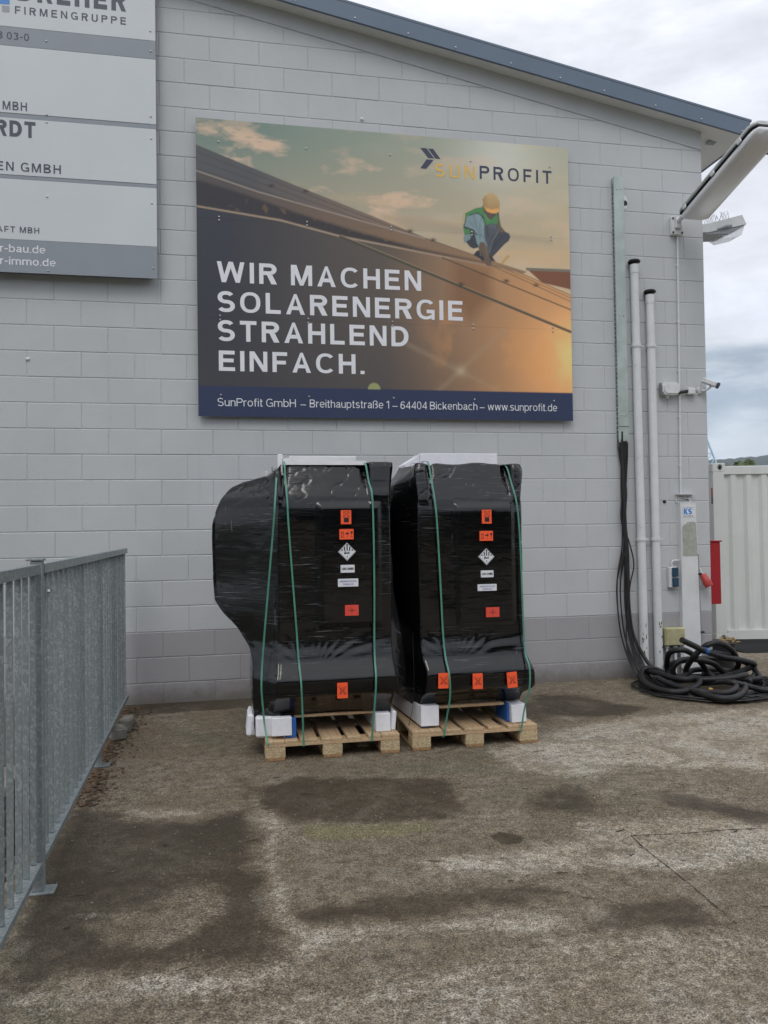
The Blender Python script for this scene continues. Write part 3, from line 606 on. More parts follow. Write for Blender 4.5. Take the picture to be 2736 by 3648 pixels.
def bits(name, n, fn, mat, seed, **tg):
    rnd = random.Random(seed); mb = MB()
    for i in range(n):
        x, y, l, w, a = fn(rnd); pts = [(x + l * (k / 5 - .5) * math.cos(a) + rnd.uniform(-w, w) * .4, y + l * (k / 5 - .5) * math.sin(a) + rnd.uniform(-w, w) * .4, .004 + w * .5) for k in range(6)]
        mb.tube(pts, [w * .3, w * .5, w * .5, w * .45, w * .35, w * .15], 5)
    return tag(mb.build(name, mat), **tg)
bits('twigs', 26, lambda r: (r.uniform(-6.1, -2.4), r.uniform(-5.3, -2.5), r.uniform(.03, .11), r.uniform(.003, .006), r.uniform(-.6, .6)), M['soil'], 12, label='small dark twigs and stalks lying on the concrete', cat='twigs', kind='stuff')
def rock(name, x, y, z, sx, sy, sz, rz, label, grp=None):
    mb = MB(); rnd = random.Random(int((x * 31 + y * 17) * 100))
    Mx = Matrix.Translation((x, y, z)) @ Matrix.Rotation(rz, 4, 'Z')
    mb.box(-sx / 2, sx / 2, -sy / 2, sy / 2, 0, sz, min(sx, sy, sz) * .14, 0)
    mb.v = [tuple(Mx @ Vector((a + rnd.uniform(-.008, .008), b + rnd.uniform(-.008, .008), c + rnd.uniform(-.004, .004)))) for a, b, c in mb.v]
    o = mb.build(name, M['stone']); return tag(o, label, 'stone', grp)
rock('concrete_lump', -6.27, -1.32, 0.0, .12, .17, .10, .4, 'tallest broken grey concrete lump beside the foot of the railing, nearest the camera', 'broken concrete lumps by the railing')
rock('concrete_lump', -6.235, -1.08, 0.0, .10, .14, .11, -.2, 'middle broken concrete lump by the railing, with a flat top', 'broken concrete lumps by the railing')
rock('concrete_lump', -6.24, -0.86, 0.0, .10, .13, .08, .1, 'broken concrete lump by the railing nearest the wall', 'broken concrete lumps by the railing')
# below the slab on the far side of the railing: slope of gravel, blocks and rubbish
scatter('rubble', 1500, lambda r: (r.uniform(-8.2, -6.5), r.uniform(-5.5, -0.1), -0.5), M['stone'], 0.06, 0.5, 5, label='grey rubble and gravel on the lower ground behind the railing', cat='rubble', kind='stuff')
for i, (yy, hh) in enumerate(((-4.3, 3), (-3.3, 4), (-2.2, 3))):
    st_ = empty('slab_stack', (-7.1, yy, -0.5), ['short stack of grey concrete slabs seen through the nearest railing gaps', 'taller stack of grey concrete slabs behind the railing, middle of three', 'short stack of grey concrete slabs behind the railing nearest the wall'][i], 'slab stack', 'stacks of slabs behind the railing')
    for j in range(hh * 2):
        mb = MB(); o_ = random.uniform(-.02, .02); mb.box(-7.35 + o_, -6.85 + o_, yy - .25, yy + .25, -0.5 + j * .085, -0.5 + j * .085 + .075, .006); mb.build('slab', M['stone'], st_)

# ------------------------------------------------------------------ building
B = empty('industrial_building', (-4, 0, 0), 'grey painted block gable wall of an industrial hall with blue grey roof edge', 'building')
def roof_z(x): return 5.964 - 0.1921 * x        # lower edge of the ring beam
def sof_z(x): return 6.18 - 0.183 * x            # soffit at the wall
wm = MB()
# backing (mortar) of the gable wall, cut by the roof slope, with the plinth part
XL = -14.0
wm.prism([(XL, -0.6), (-0.005, -0.6), (-0.005, sof_z(0)), (XL, sof_z(XL))], 0.3, 'y', 0.0045)
WALL = wm.build('wall', M['mortar'], B, origin=(-4, 0.004, 0))
sw = MB(); sw.box(-0.30, -0.0045, 0.31, 26, -0.6, 6.1); SW = sw.build('side_wall', M['paint'], B)
pb_ = MB(); pb_.box(XL, -0.006, .0035, .02, -0.6, .6995); pb_.build('plinth_backing', M['band'], WALL)
rbm = MB()
nb = 24
rbm.prism([(XL, roof_z(XL) + .006), (0.0, roof_z(0) + .006), (0.0, sof_z(0) - .002), (XL, sof_z(XL) - .002)], 0.24, 'y', -0.003)
rbm.build('ring_beam', M['paint'], WALL)
J = 0.0035
def clip_slope(poly):
    out = []; n = len(poly); f = lambda p: roof_z(p[0]) - 0.004 - p[1]
    for i in range(n):
        a, b = poly[i], poly[(i + 1) % n]; fa, fb = f(a), f(b)
        if fa >= 0: out.append(a)
        if (fa >= 0) != (fb >= 0): t = fa / (fa - fb); out.append((a[0] + (b[0] - a[0]) * t, a[1] + (b[1] - a[1]) * t))
    return out
def inset(poly, d):
    n = len(poly); out = []
    for i in range(n):
        p0, p1, p2 = [Vector(poly[(i + k) % n]) for k in (-1, 0, 1)]
        e1 = (p1 - p0).normalized(); e2 = (p2 - p1).normalized(); n1 = Vector((-e1.y, e1.x)); n2 = Vector((-e2.y, e2.x))
        den = 1 + n1.dot(n2); q = p1 + (n1 + n2) / max(den, .3) * d; out.append((q.x, q.y))
    return out
def block_geo(poly, ch=0.007, dep=0.0058, y0=0.0, curve=True):
    """block face polygon (ccw in x,z) with rounded painted arris; returns verts, faces"""
    a = poly; b = inset(poly, ch * .45); c = inset(poly, ch); n = len(a)
    vs = [(u, y0 + dep, v) for u, v in a] + [(u, y0 + dep * .28, v) for u, v in b] + [(u, y0, v) for u, v in c]
    fs = [(i + k * n, (i + 1) % n + k * n, (i + 1) % n + (k + 1) * n, i + (k + 1) * n) for k in (0, 1) for i in range(n)]
    fs.append(tuple(range(2 * n, 3 * n))); return vs, fs
def block_mesh(w, h, mat, variant=0):
    rnd = random.Random(variant * 77 + int(w * 1000))
    pts = [(J / 2, J / 2)]
    # slightly wavy outline from the thick paint
    def edge(p, q, n):
        return [(p[0] + (q[0] - p[0]) * k / n + (rnd.uniform(-.0009, .0009) if 0 < k < n else 0), p[1] + (q[1] - p[1]) * k / n + (rnd.uniform(-.0011, .0011) if 0 < k < n else 0)) for k in range(n)]
    A_, B_, C_, D_ = (J / 2, J / 2), (w - J / 2, J / 2), (w - J / 2, h - J / 2), (J / 2, h - J / 2)
    nn = 4 if w > .3 else 2
    poly = edge(A_, B_, nn) + edge(B_, C_, 2) + edge(C_, D_, nn) + edge(D_, A_, 2)
    vs, fs = block_geo(poly); me = bpy.data.meshes.new('wall_block'); me.from_pydata(vs, [], fs); me.materials.append(mat)
    me.update(); return me
full = {k: [block_mesh(.5, .25, M[k], i) for i in range(6)] for k in ('paint', 'band')}
half = {k: [block_mesh(.25, .25, M[k], i) for i in range(2)] for k in ('paint', 'band')}
cand = []; rest = MB(); restb = MB()
for r in range(-28, 13):            # course r lies between z(r) and z(r+1)
    ztop = 2.70 - 0.25 * r; zbot = ztop - 0.25
    if zbot > 10 or ztop < -0.55: continue
    k = 0
    x1 = 0.0
    first = True
    while x1 > XL + .1:
        w = 0.5 if not (first and r % 2) else 0.25
        first = False
        x0 = x1 - w
        poly = [(x0 + J / 2, zbot + J / 2), (x1 - J / 2, zbot + J / 2), (x1 - J / 2, ztop - J / 2), (x0 + J / 2, ztop - J / 2)]
        cl = clip_slope(poly); cl2 = []
        for p in cl:
            if not cl2 or math.hypot(p[0] - cl2[-1][0], p[1] - cl2[-1][1]) > .004: cl2.append(p)
        cl = cl2
        hid_b = (x0 > -5.6 and x1 < -1.7 and zbot > 2.85 and ztop < 5.8)
        hid_s = (x1 < -6.05 and zbot > 4.2); outf = x1 < -7.55
        if len(cl) >= 3:
            cut = any(abs(roof_z(p[0]) - .004 - p[1]) < 1e-4 for p in cl)
            hidden = hid_b or hid_s or outf or ztop > 6.75 or ztop < 0.0 or (x1 < -6.4 and ztop < .1) or (-5.1 < x0 and x1 < -3.1 and ztop < 1.95)
            cand.append((hidden, ztop, x0, w, cut, cl, r))
        x1 = x0
vis = [c for c in cand if not c[0]]; hid = [c for c in cand if c[0]]
vis.sort(key=lambda c: math.hypot(c[2] + 5.4, c[1] - 1.7)); hid += vis[298:]; vis = vis[:298]
rnd = random.Random(11)
for hidden, ztop, x0, w, cut, cl, r in vis:
    key = 'band' if ztop <= 0.71 else 'paint'
    yo = rnd.uniform(-.0012, .0008); rt = (rnd.uniform(-.002, .002), 0, rnd.uniform(-.0015, .0015))
    if cut:
        vs, fs = block_geo(cl, 0.006); mb = MB(); mb.add(vs, fs); mb.build('wall_block', M[key], WALL)
    else:
        me = rnd.choice(full[key] if w == .5 else half[key]); place('wall_block', me, WALL, (x0, yo, ztop - .25), rt)
for hidden, ztop, x0, w, cut, cl, r in hid:
    vs, fs = block_geo(cl, 0.006, .0058, rnd.uniform(-.001, .001)); (restb if ztop <= .71 else rest).add(vs, fs)
o = rest.build('wall_blocks', M['paint'], WALL); tag(o, kind='stuff')
if restb.v: o = restb.build('plinth_blocks', M['band'], WALL); tag(o, kind='stuff')
# roof: soffit boarding, fascia with screws, roof sheet
OV = 0.17; XR = 0.50
rs = MB(); rs.prism([(XL, sof_z(XL)), (XR, sof_z(XR)), (XR, sof_z(XR) + .02), (XL, sof_z(XL) + .02)], 26 + OV, 'y', -OV + .004)
rs.build('soffit', M['soffit'], B)
fa = MB(); fa.prism([(XL, sof_z(XL) - .012), (XR + .0, sof_z(XR) - .012), (XR + .0, sof_z(XR) + .155), (XL, sof_z(XL) + .155)], .022, 'y', -OV - .018)
FA = fa.build('fascia', M['fascia'], B)
lip = MB(); lip.prism([(XL, sof_z(XL) - .018), (XR, sof_z(XR) - .018), (XR, sof_z(XR) - .010), (XL, sof_z(XL) - .010)], .03, 'y', -OV - .024); lip.build('drip_edge', M['fascia'], FA)
rf = MB(); rf.prism([(XL, sof_z(XL) + .156), (XR + .02, sof_z(XR) + .156), (XR + .02, sof_z(XR) + .18), (XL, sof_z(XL) + .18)], 26 + OV, 'y', -OV - .02)
rf.build('roof_sheet', M['fascia'], B)
eb = MB(); eb.box(XR - .012, XR, -OV + .006, 25, sof_z(XR) - .01, sof_z(XR) + .15); eb.build('eaves_board', M['fascia'], B)
ev = MB(); ev.prism([(.16, .10), (.34, .10), (.33, .18), (.17, .18)], .006, 'z', sof_z(.25) - .004); ev.build('soffit_vent', M['greyband'], B)
scm = MB(); scm.tube([(0, 0, 0), (0, -.004, 0), (0, -.009, 0)], [.011, .010, .005], 10); scmesh = bpy.data.meshes.new('screw'); scmesh.from_pydata(scm.v, [], scm.f); scmesh.materials.append(M['steel'])
for k in range(16):
    x = .42 - k * .56 + (0.03 if k % 3 else -.02); place('screw', scmesh, FA, (x, -OV - .018, sof_z(x) + .022))

# ------------------------------------------------------------------ signs
SG = empty('company_sign', (-8, 0, 4.16), 'white and grey company name board of stacked panels, upper left of the wall', 'sign')
SY = -0.13; SXL = -10.2; SXR = -6.018
def panel(mat, z0, z1, nm='panel', y=SY, x0=SXL, x1=SXR, d=.004):
    mb = MB(); mb.box(x0, x1, y, y + d, z0, z1, .0007); return mb.build(nm, mat, SG)
panel(M['white'], 6.526, 8.3); panel(M['greyband'], 6.342, 6.5235); panel(M['white'], 5.6935, 6.3395)
panel(M['greyband'], 5.648, 5.691, 'strip', SY + .003); panel(M['white'], 5.0995, 5.6455); panel(M['greyband'], 5.062, 5.097, 'strip', SY + .003)
panel(M['white'], 4.4815, 5.0595); panel(M['greyband'], 4.165, 4.4795)
fr = MB()
for (a, b, c, d) in ((SXL + .1, SXR - .05, 4.20, 4.26), (SXL + .1, SXR - .05, 5.60, 5.66), (SXL + .1, SXR - .05, 6.4, 6.46), (SXR - .12, SXR - .06, 4.27, 5.59), (-7.06, -7.0, 4.27, 5.59), (-7.06, -7.0, 5.67, 6.39), (SXR - .12, SXR - .06, 5.67, 6.39), (SXR - .12, SXR - .06, 6.47, 8.2)):
    fr.box(a, b, SY + .009, -.004, c, d)
fr.build('batten_frame', M['blackpl'], SG)
for (x, z) in ((-6.066, 6.419), (-6.068, 5.769), (-7.031, 5.705), (-7.031, 5.63), (-6.067, 5.549), (-6.064, 4.909), (-6.059, 4.269), (-7.026, 4.195), (-7.031, 6.42), (-7.03, 4.909), (-6.066, 6.62)):
    place('screw', scmesh, SG, (x, SY, z))
TY = SY - .0015
caps('DREHER', -7.29, -6.295, 6.787, .20, TY, M['ink'], SG, .215, .20)
caps('FIRMENGRUPPE', -7.312, -6.295, 6.656, .073, TY, M['ink'], SG, .15, .42)
caps('8 03-0', -7.47, -7.186, 6.400, .072, TY, M['ink'], SG, .14, .14)
caps('MBH', -7.425, -7.208, 5.720, .083, TY, M['ink'], SG, .145, .22)
caps('RDT', -7.495, -7.133, 5.466, .155, TY, M['ink'], SG, .20, .16)
caps('EN GMBH', -7.482, -6.905, 5.136, .086, TY, M['ink'], SG, .145, .24)
caps('AFT MBH', -7.478, -7.104, 4.546, .058, TY, M['ink'], SG, .14, .24)
caps('r-bau.de', -7.454, -7.048, 4.357, .075, TY, M['inkw'], SG, .135, .11)
caps('r-immo.de', -7.454, -6.957, 4.238, .075, TY, M['inkw'], SG, .135, .11)
lg = MB(); lg.poly([(-7.56, 6.73), (-7.36, 6.737), (-7.355, 6.86), (-7.56, 6.86)], TY); lg.build('blue_emblem', M['inkb'], SG)
lg = MB(); lg.poly([(-7.427, 6.659), (-7.361, 6.661), (-7.361, 6.720), (-7.427, 6.722)], TY); lg.build('grey_emblem', M['inkg'], SG)

BB = empty('solar_billboard', (-3.65, 0, 2.83), 'large printed solar company billboard with a roof worker at sunset', 'billboard')
BX0, BX1, BZ0, BZ1, BY = -5.640, -1.663, 2.830, 5.830, -0.065
sx_ = (BX1 - BX0) / 4.0
# the print, computed as a field of colours over the board (u 0..4, v 0..3)
nu, nv = 560, 424
U, V = np.meshgrid(np.linspace(0, 4, nu), np.linspace(0, 3, nv))
k_al = 1.52
def lin(c): return np.array(srgb(*c)) * k_al
def lerp(a, b, t): return a + (b - a) * t[..., None]
tu = np.clip(U / 4, 0, 1)
top = lerp(lin((98, 118, 110)), lin((158, 158, 140)), np.clip((U - .4) / 3.2, 0, 1))
low = lerp(lin((150, 140, 122)), lin((178, 158, 126)), tu)
tv = np.clip((2.95 - V) / 1.2, 0, 1)
C_ = lerp(top, low, tv ** 1.1)
# glow round the hidden sun at the top right
g = np.exp(-(((U - 3.2) / .45) ** 2 + ((V - 2.80) / .30) ** 2)); C_ = C_ + g[..., None] * np.array([.19, .20, .22])
cl1 = np.clip((fbm(U * 2.6 + 3, V * 6.5 + 1, 6, .58) - .03) * 2.6, 0, 1)
C_ = C_ + np.clip(fbm(U * 1.2 + 2, V * 3 + 5, 4), 0, 1)[..., None] * np.array([.12, .10, .085]) * np.clip((U - .8) / 1.5, 0, 1)[..., None]
env = np.clip(polymask(U, V, [(0, 2.95), (.9, 2.85), (1.3, 2.55), (.8, 2.45), (0, 2.6)], .15) + polymask(U, V, [(1.0, 2.4), (1.6, 2.65), (2.6, 2.40), (3.2, 2.3), (3, 2.1), (2.2, 2.0), (1.6, 2.2)], .15) * 1.0 + .35, 0, 1)
C_ = lerp(C_, np.broadcast_to(lin((192, 166, 142)), C_.shape), cl1 * env * .95)
st2 = np.clip((fbm(U * 1.1 + 9, V * 14 + 2, 5, .55) - .05) * 2.6, 0, 1) * np.clip((2.45 - V) / .4, 0, 1)
C_ = lerp(C_, np.broadcast_to(lin((192, 160, 122)), C_.shape), st2 * .45)
hz = polymask(U, V, [(1.9, 2.12), (2.3, 2.14), (3.0, 2.03), (3.8, 1.97), (3.8, 1.93), (2.6, 1.98), (2.2, 1.98)], .03); C_ = lerp(C_, np.broadcast_to(lin((142, 130, 112)), C_.shape), hz * .5)
def paint(mask, colr, a=1.0):
    global C_
    colr = colr if isinstance(colr, np.ndarray) and colr.ndim == 3 else np.broadcast_to(lin(colr), C_.shape)
    C_ = lerp(C_, colr, mask * a)
gu = np.clip(U / 4, 0, 1)
# far roof, beam, front solar panels
paint(polymask(U, V, [(3.49, 1.645), (4.05, 1.65), (4.05, 1.43), (3.67, 1.5)], .006), (112, 72, 52)); paint(linemask(U, V, [(3.5, 1.64), (4, 1.645)], .03), (108, 104, 92))
far = lerp(lin((74, 75, 78)), lin((142, 116, 92)), np.clip((U - .5) / 2.8, 0, 1))
far = far * (1 + .06 * fbm(U * 9, V * 9, 4))[..., None]
paint(polymask(U, V, [(-.1, 2.76), (.847, 2.432), (1.84, 2.099), (2.355, 1.921), (2.883, 1.773), (3.5, 1.60), (2.355, 1.75), (-.1, 2.2)], .006), far)
for k in range(4):
    o_ = .05 + k * .055; paint(linemask(U, V, [(0, 2.73 - o_ * 1.5), (1.84, 2.10 - o_ * .75), (3.0, 1.745 - o_ * .35)], .007, .004), (55, 52, 50), .7)
beam = lerp(lin((72, 68, 68)), lin((132, 106, 80)), np.clip((U - .3) / 2.7, 0, 1))
paint(polymask(U, V, [(-.1, 2.49), (.604, 2.291), (1.586, 2.075), (2.355, 1.90), (2.95, 1.745), (3.493, 1.611), (3.45, 1.585), (3.07, 1.654), (2.093, 1.80), (1.458, 1.89), (.843, 2.02), (-.1, 2.12)], .006), beam)
paint(linemask(U, V, [(-.1, 2.49), (.604, 2.291), (1.586, 2.075), (2.355, 1.91)], .014), (142, 130, 118), .8)
paint(polymask(U, V, [(-.1, 2.40), (.5, 2.25), (1.0, 2.10), (1.6, 1.95), (2.3, 1.80), (3.0, 1.69), (2.2, 1.785), (1.458, 1.885), (.843, 2.02), (-.1, 2.12)], .02), (42, 41, 46), .92)
nz = np.clip((fbm(U * 16, V * 16, 3) - .25) * 5, 0, 1); paint(nz * polymask(U, V, [(.3, 2.25), (1.6, 1.97), (3, 1.7), (2.2, 1.79), (.84, 2.02), (.3, 2.08)], .01), (108, 86, 62), .5)
fr_l = lerp(lin((46, 49, 57)), lin((92, 82, 72)), np.clip((U - .3) / 2.2, 0, 1)); fr_r = np.broadcast_to(lin((180, 134, 92)), C_.shape)
front = lerp(fr_l, fr_r, np.clip((U - 1.9) / 1.7, 0, 1) ** 1.2)
front = lerp(front, np.broadcast_to(lin((60, 58, 60)), C_.shape), np.clip((1.15 - V) / .9, 0, 1) * np.clip((3.4 - U) / 1.6, 0, 1) * .6)
hot = np.exp(-(((U - 4.0) / .26) ** 2 + ((V - .75) / .42) ** 2)); hot2 = np.exp(-(((U - 3.75) / .45) ** 2 + ((V - .62) / .45) ** 2)); front = front + hot[..., None] * np.array([.55, .30, .10]) + hot2[..., None] * np.array([.20, .07, .01])
front = front * (1 + .05 * fbm(U * 2.2, V * 2.2, 4))[..., None]
paint(polymask(U, V, [(-.1, 2.12), (.843, 2.009), (1.458, 1.879), (2.093, 1.791), (3.07, 1.654), (3.45, 1.585), (4.05, 1.36), (4.1, -.1), (-.1, -.1)], .005), front)
paint(linemask(U, V, [(-.1, 2.115), (.843, 2.009), (1.458, 1.879), (2.093, 1.791), (3.07, 1.654)], .018), (152, 132, 112), .75)
paint(polymask(U, V, [(2.681, 1.68), (3.069, 1.62), (3.09, 1.303), (2.848, 1.06), (2.62, 1.281)], .08), (112, 80, 54), .75)
blob = np.clip((fbm(U * 3.2 + 1, V * 3.2 + 8, 4) - .1) * 3, 0, 1) * polymask(U, V, [(2.4, 1.1), (4, 1.0), (4, .3), (2.6, .3)], .2)
paint(blob, (198, 140, 84), .35)
for a_, b_, w_, c_, al in (((1.458, 1.879), (3.99, .974), .030, (62, 62, 54), .9), ((2.549, 1.715), (4.0, 1.216), .014, (70, 60, 48), .85), ((3.016, 1.69), (4.0, 1.306), .008, (80, 66, 50), .8), ((3.25, 1.63), (4.0, 1.345), .006, (80, 66, 50), .8), ((3.397, 1.606), (4.0, 1.377), .007, (80, 66, 50), .8)):
    paint(linemask(U, V, [a_, b_], w_), c_, al)
paint(linemask(U, V, [(1.46, 1.895), (3.99, .99)], .010), (150, 128, 96), .6)
for a_, b_ in (((3.225, .972), (2.494, .305)), ((2.16, .78), (3.135, .32))): paint(linemask(U, V, [a_, b_], .03, .03), (150, 132, 108), .4)
st3 = np.exp(-(((U - 2.734) ** 2 + (V - .516) ** 2) / .0035)); paint(st3, (176, 160, 134), .45)
for (a_, b_) in ((2.75, 1.44), (3.26, 1.50), (1.10, 2.33), (2.2, 1.98), (2.45, 1.90), (.75, 2.36), (3.6, 1.47)): paint(np.exp(-(((U - a_) / .03) ** 2 + ((V - b_) / .018) ** 2)), (48, 44, 40), .9)
PP = {
'tool': ([(3.195, 1.688), (3.277, 1.786), (3.311, 1.771), (3.229, 1.684)], (172, 140, 92)),
'foot1': ([(2.893, 1.764), (2.933, 1.81), (2.962, 1.817), (2.972, 1.763), (3.018, 1.733), (3.011, 1.689), (2.961, 1.73)], (46, 46, 54)),
'foot2': ([(3.064, 1.768), (3.109, 1.749), (3.143, 1.701), (3.097, 1.71)], (44, 44, 50)),
'arm2': ([(3.172, 2.22), (3.189, 2.183), (3.211, 2.091), (3.257, 2.033), (3.216, 2.003), (3.188, 2.045), (3.168, 2.11)], (92, 80, 66)),
'leg2': ([(3.181, 2.017), (3.251, 2.032), (3.297, 2.019), (3.314, 1.981), (3.296, 1.936), (3.238, 1.894), (3.167, 1.813), (3.109, 1.752), (3.064, 1.779), (3.082, 1.857), (3.123, 1.937)], (60, 63, 70)),
'hips': ([(2.81, 1.901), (2.861, 1.932), (2.907, 1.989), (2.951, 1.871), (2.945, 1.844), (2.894, 1.83), (2.854, 1.849)], (52, 56, 62)),
'thigh1': ([(3.028, 2.084), (3.102, 2.111), (3.154, 2.109), (3.182, 2.056), (3.158, 1.994), (3.112, 1.936), (3.082, 1.857), (3.064, 1.79), (3.047, 1.822), (3.051, 1.888), (3.02, 1.93), (3.013, 2.039)], (72, 78, 84)),
'vest': ([(2.813, 2.207), (2.933, 2.27), (3.007, 2.286), (3.035, 2.205), (3.103, 2.155), (3.167, 2.22), (3.18, 2.16), (3.165, 2.104), (3.114, 2.117), (3.033, 2.09), (3.012, 2.182), (2.95, 2.222), (2.858, 2.194), (2.824, 2.159), (2.784, 2.08), (2.8, 2.037), (2.857, 2.035), (2.862, 1.986), (2.799, 1.977), (2.775, 2.09), (2.791, 2.195)], (68, 118, 72)),
'face': ([(3.013, 2.281), (3.052, 2.24), (3.155, 2.226), (3.126, 2.184), (3.097, 2.155), (3.057, 2.169), (3.023, 2.205)], (82, 70, 66)),
'shirt': ([(2.83, 2.17), (2.921, 2.214), (2.978, 2.202), (3.028, 2.123), (3.016, 2.04), (3.026, 1.925), (3.048, 1.888), (3.048, 1.839), (2.974, 1.906), (2.957, 1.855), (2.934, 1.892), (2.913, 1.989), (2.896, 2.032), (2.8, 2.064)], (112, 132, 136)),
'shirt2': ([(2.799, 1.977), (2.879, 1.982), (2.855, 1.926), (2.81, 1.901), (2.795, 1.879), (2.782, 1.938)], (108, 126, 130)),
'arm1': ([(2.974, 1.906), (3.02, 1.903), (3.051, 1.85), (3.058, 1.795), (3.091, 1.693), (3.085, 1.649), (3.04, 1.657), (3.017, 1.689), (3.007, 1.765), (2.973, 1.807), (2.956, 1.85)], (94, 78, 66)),
'hat': ([(3.008, 2.368), (3.037, 2.409), (3.095, 2.443), (3.129, 2.44), (3.175, 2.396), (3.203, 2.354), (3.196, 2.277), (3.161, 2.23), (3.115, 2.226), (3.058, 2.24), (3.019, 2.281)], (158, 130, 88)),
'brim': ([(3.016, 2.325), (3.036, 2.282), (3.104, 2.262), (3.185, 2.282), (3.19, 2.249), (3.161, 2.226), (3.104, 2.225), (3.052, 2.24), (3.024, 2.276)], (206, 150, 84))}
paint(polymask(U, V, [(2.80, 2.20), (3.0, 2.28), (3.05, 2.40), (3.18, 2.38), (3.19, 2.22), (3.20, 2.08), (3.30, 2.0), (3.28, 1.93), (3.11, 1.76), (3.09, 1.67), (2.98, 1.74), (2.95, 1.85), (2.86, 1.86), (2.80, 1.93), (2.79, 2.08)], .006), (66, 68, 66))
for nm_, (pl, cc) in PP.items(): paint(polymask(U, V, pl, .005), cc)
hs = polymask(U, V, PP['hat'][0], .006); paint(hs * np.clip((V - 2.30) / .14, 0, 1), (182, 156, 112), .7); paint(hs * np.clip((3.07 - U) / .06, 0, 1), (128, 100, 66), .6)
for a_, b_ in (((2.90, 2.19), (2.93, 2.06)), ((2.99, 2.16), (2.96, 2.02)), ((3.0, 2.05), (2.97, 1.95)), ((2.86, 2.12), (2.90, 2.07)), ((2.93, 2.0), (3.02, 1.96))): paint(linemask(U, V, [a_, b_], .008, .008), (82, 100, 106), .8)
for a_, b_ in (((2.95, 2.19), (2.99, 2.10)), ((3.01, 2.1), (3.0, 2.0))): paint(linemask(U, V, [a_, b_], .010, .010), (140, 156, 158), .6)
for a_, b_ in (((3.05, 2.08), (3.06, 1.96)), ((3.12, 1.98), (3.08, 1.88)), ((3.16, 1.93), (3.12, 1.84)), ((3.22, 1.98), (3.16, 1.90))): paint(linemask(U, V, [a_, b_], .012, .012), (46, 50, 58), .7)
paint(linemask(U, V, [(3.09, 2.09), (3.14, 2.08)], .03, .02), (92, 98, 102), .6); paint(linemask(U, V, [(3.03, 1.86), (3.05, 1.76)], .012, .01), (124, 102, 82), .7)
paint(linemask(U, V, [(3.03, 2.21), (3.07, 2.14)], .012, .008), (96, 150, 96), .7)
paint(linemask(U, V, [(2.86, 2.19), (2.95, 2.218), (3.01, 2.18), (3.03, 2.1)], .009), (32, 52, 42), .9)
paint(linemask(U, V, [(2.8, 2.06), (2.9, 2.03), (2.93, 1.98)], .012), (34, 48, 44), .9)
paint(linemask(U, V, [(3.18, 2.05), (3.155, 1.99), (3.11, 1.93), (3.07, 1.79)], .006), (126, 128, 126), .7)
paint(polymask(U, V, [(2.776, 2.10), (2.795, 2.2), (2.81, 2.2), (2.80, 2.10), (2.785, 2.07)], .004), (178, 152, 118), .9)
paint(linemask(U, V, [(2.92, 2.12), (2.96, 2.0), (2.97, 1.93)], .006), (86, 104, 110), .7)
paint(polymask(U, V, [(-.1, .303), (4.1, .305), (4.1, -.1), (-.1, -.1)], .004), (38, 48, 74))
ang = np.hypot(U - 1.79, V - .302); paint(np.clip(.5 + (.066 - ang) / .01, 0, 1) * (V > .304), (134, 136, 92))
C_ = np.clip(C_, 0.003, .95)
for (a_, b_) in ((0, .9935), (.9935, 1.991), (1.991, 3.0)):
    rows = (V[:, 0] >= a_ - .004) & (V[:, 0] <= b_ + .004); vv = V[rows].copy(); uu = U[rows]; cc = C_[rows]
    vv[0] = a_; vv[-1] = b_ if b_ == 3.0 else b_ - .0004
    if a_ > 0: vv[0] = a_ + .0004
    P_ = np.stack([BX0 + uu * sx_, np.full(uu.shape, BY), BZ0 + vv], -1).reshape(-1, 3)
    sh = MB(); sh.box(BX0, BX1, BY + .0005, BY + .004, BZ0 + vv[0, 0], BZ0 + vv[-1, 0]); shp = sh.build('sheet', M['inkn'], BB)
    grid_mesh('printed_face', P_, nu, int(rows.sum()), M['print'], shp, smooth=False, attr=('print', cc.reshape(-1, 3)), origin=((BX0 + BX1) / 2, BY, BZ0 + a_))
fr = MB()
for z in (.04, .96, 1.96, 2.92): fr.box(BX0 + .06, BX1 - .06, BY + .006, -.004, BZ0 + z, BZ0 + z + .05)
fr.build('batten_frame', M['steel'], BB)
for u_ in (.222, 1.11, 1.996, 2.88, 3.783):
    for v_ in (2.772, 2.010, 1.976, 1.013, .972, .215): place('screw', scmesh, BB, (BX0 + u_ * sx_, BY - .0003, BZ0 + v_))
bt = lambda s_, u0, u1, v_, cap, mat, **k: text(s_, BX0 + u0 * sx_, BX0 + u1 * sx_, BZ0 + v_, cap, BY - .0016, mat, BB, **k)
bc = lambda s_, u0, u1, v_, cap, mat, t=.165, g=.20: caps(s_, BX0 + u0 * sx_, BX0 + u1 * sx_, BZ0 + v_, cap, BY - .0016, mat, BB, t, g)
bc('WIR MACHEN', .194, 2.311, 1.350, .210, M['inkw'])
bc('SOLARENERGIE', .195, 2.764, 1.050, .210, M['inkw'])
bc('STRAHLEND', .194, 2.162, .757, .210, M['inkw'])
bc('EINFACH.', .205, 1.690, .457, .204, M['inkw'])
bc('SunProfit GmbH', .188, .972, .104, .080, M['inkw'], .095, .12)
bt('\u2013', 1.02, 1.075, .100, .080, M['inkw']); bc('Breithauptstra\u00dfe 1', 1.115, 1.945, .104, .080, M['inkw'], .095, .12)
bt('\u2013', 1.98, 2.035, .100, .080, M['inkw']); bc('64404 Bickenbach', 2.067, 2.908, .102, .080, M['inkw'], .095, .12)
bt('\u2013', 2.935, 2.99, .100, .080, M['inkw']); bc('www.sunprofit.de', 3.025, 3.816, .102, .080, M['inkw'], .095, .12)
bc('SUN', 2.480, 2.925, 2.577, .142, M['inky'], .145, .32); bc('PROFIT', 2.979, 3.803, 2.589, .142, M['inkn'], .145, .32)
lg = MB()
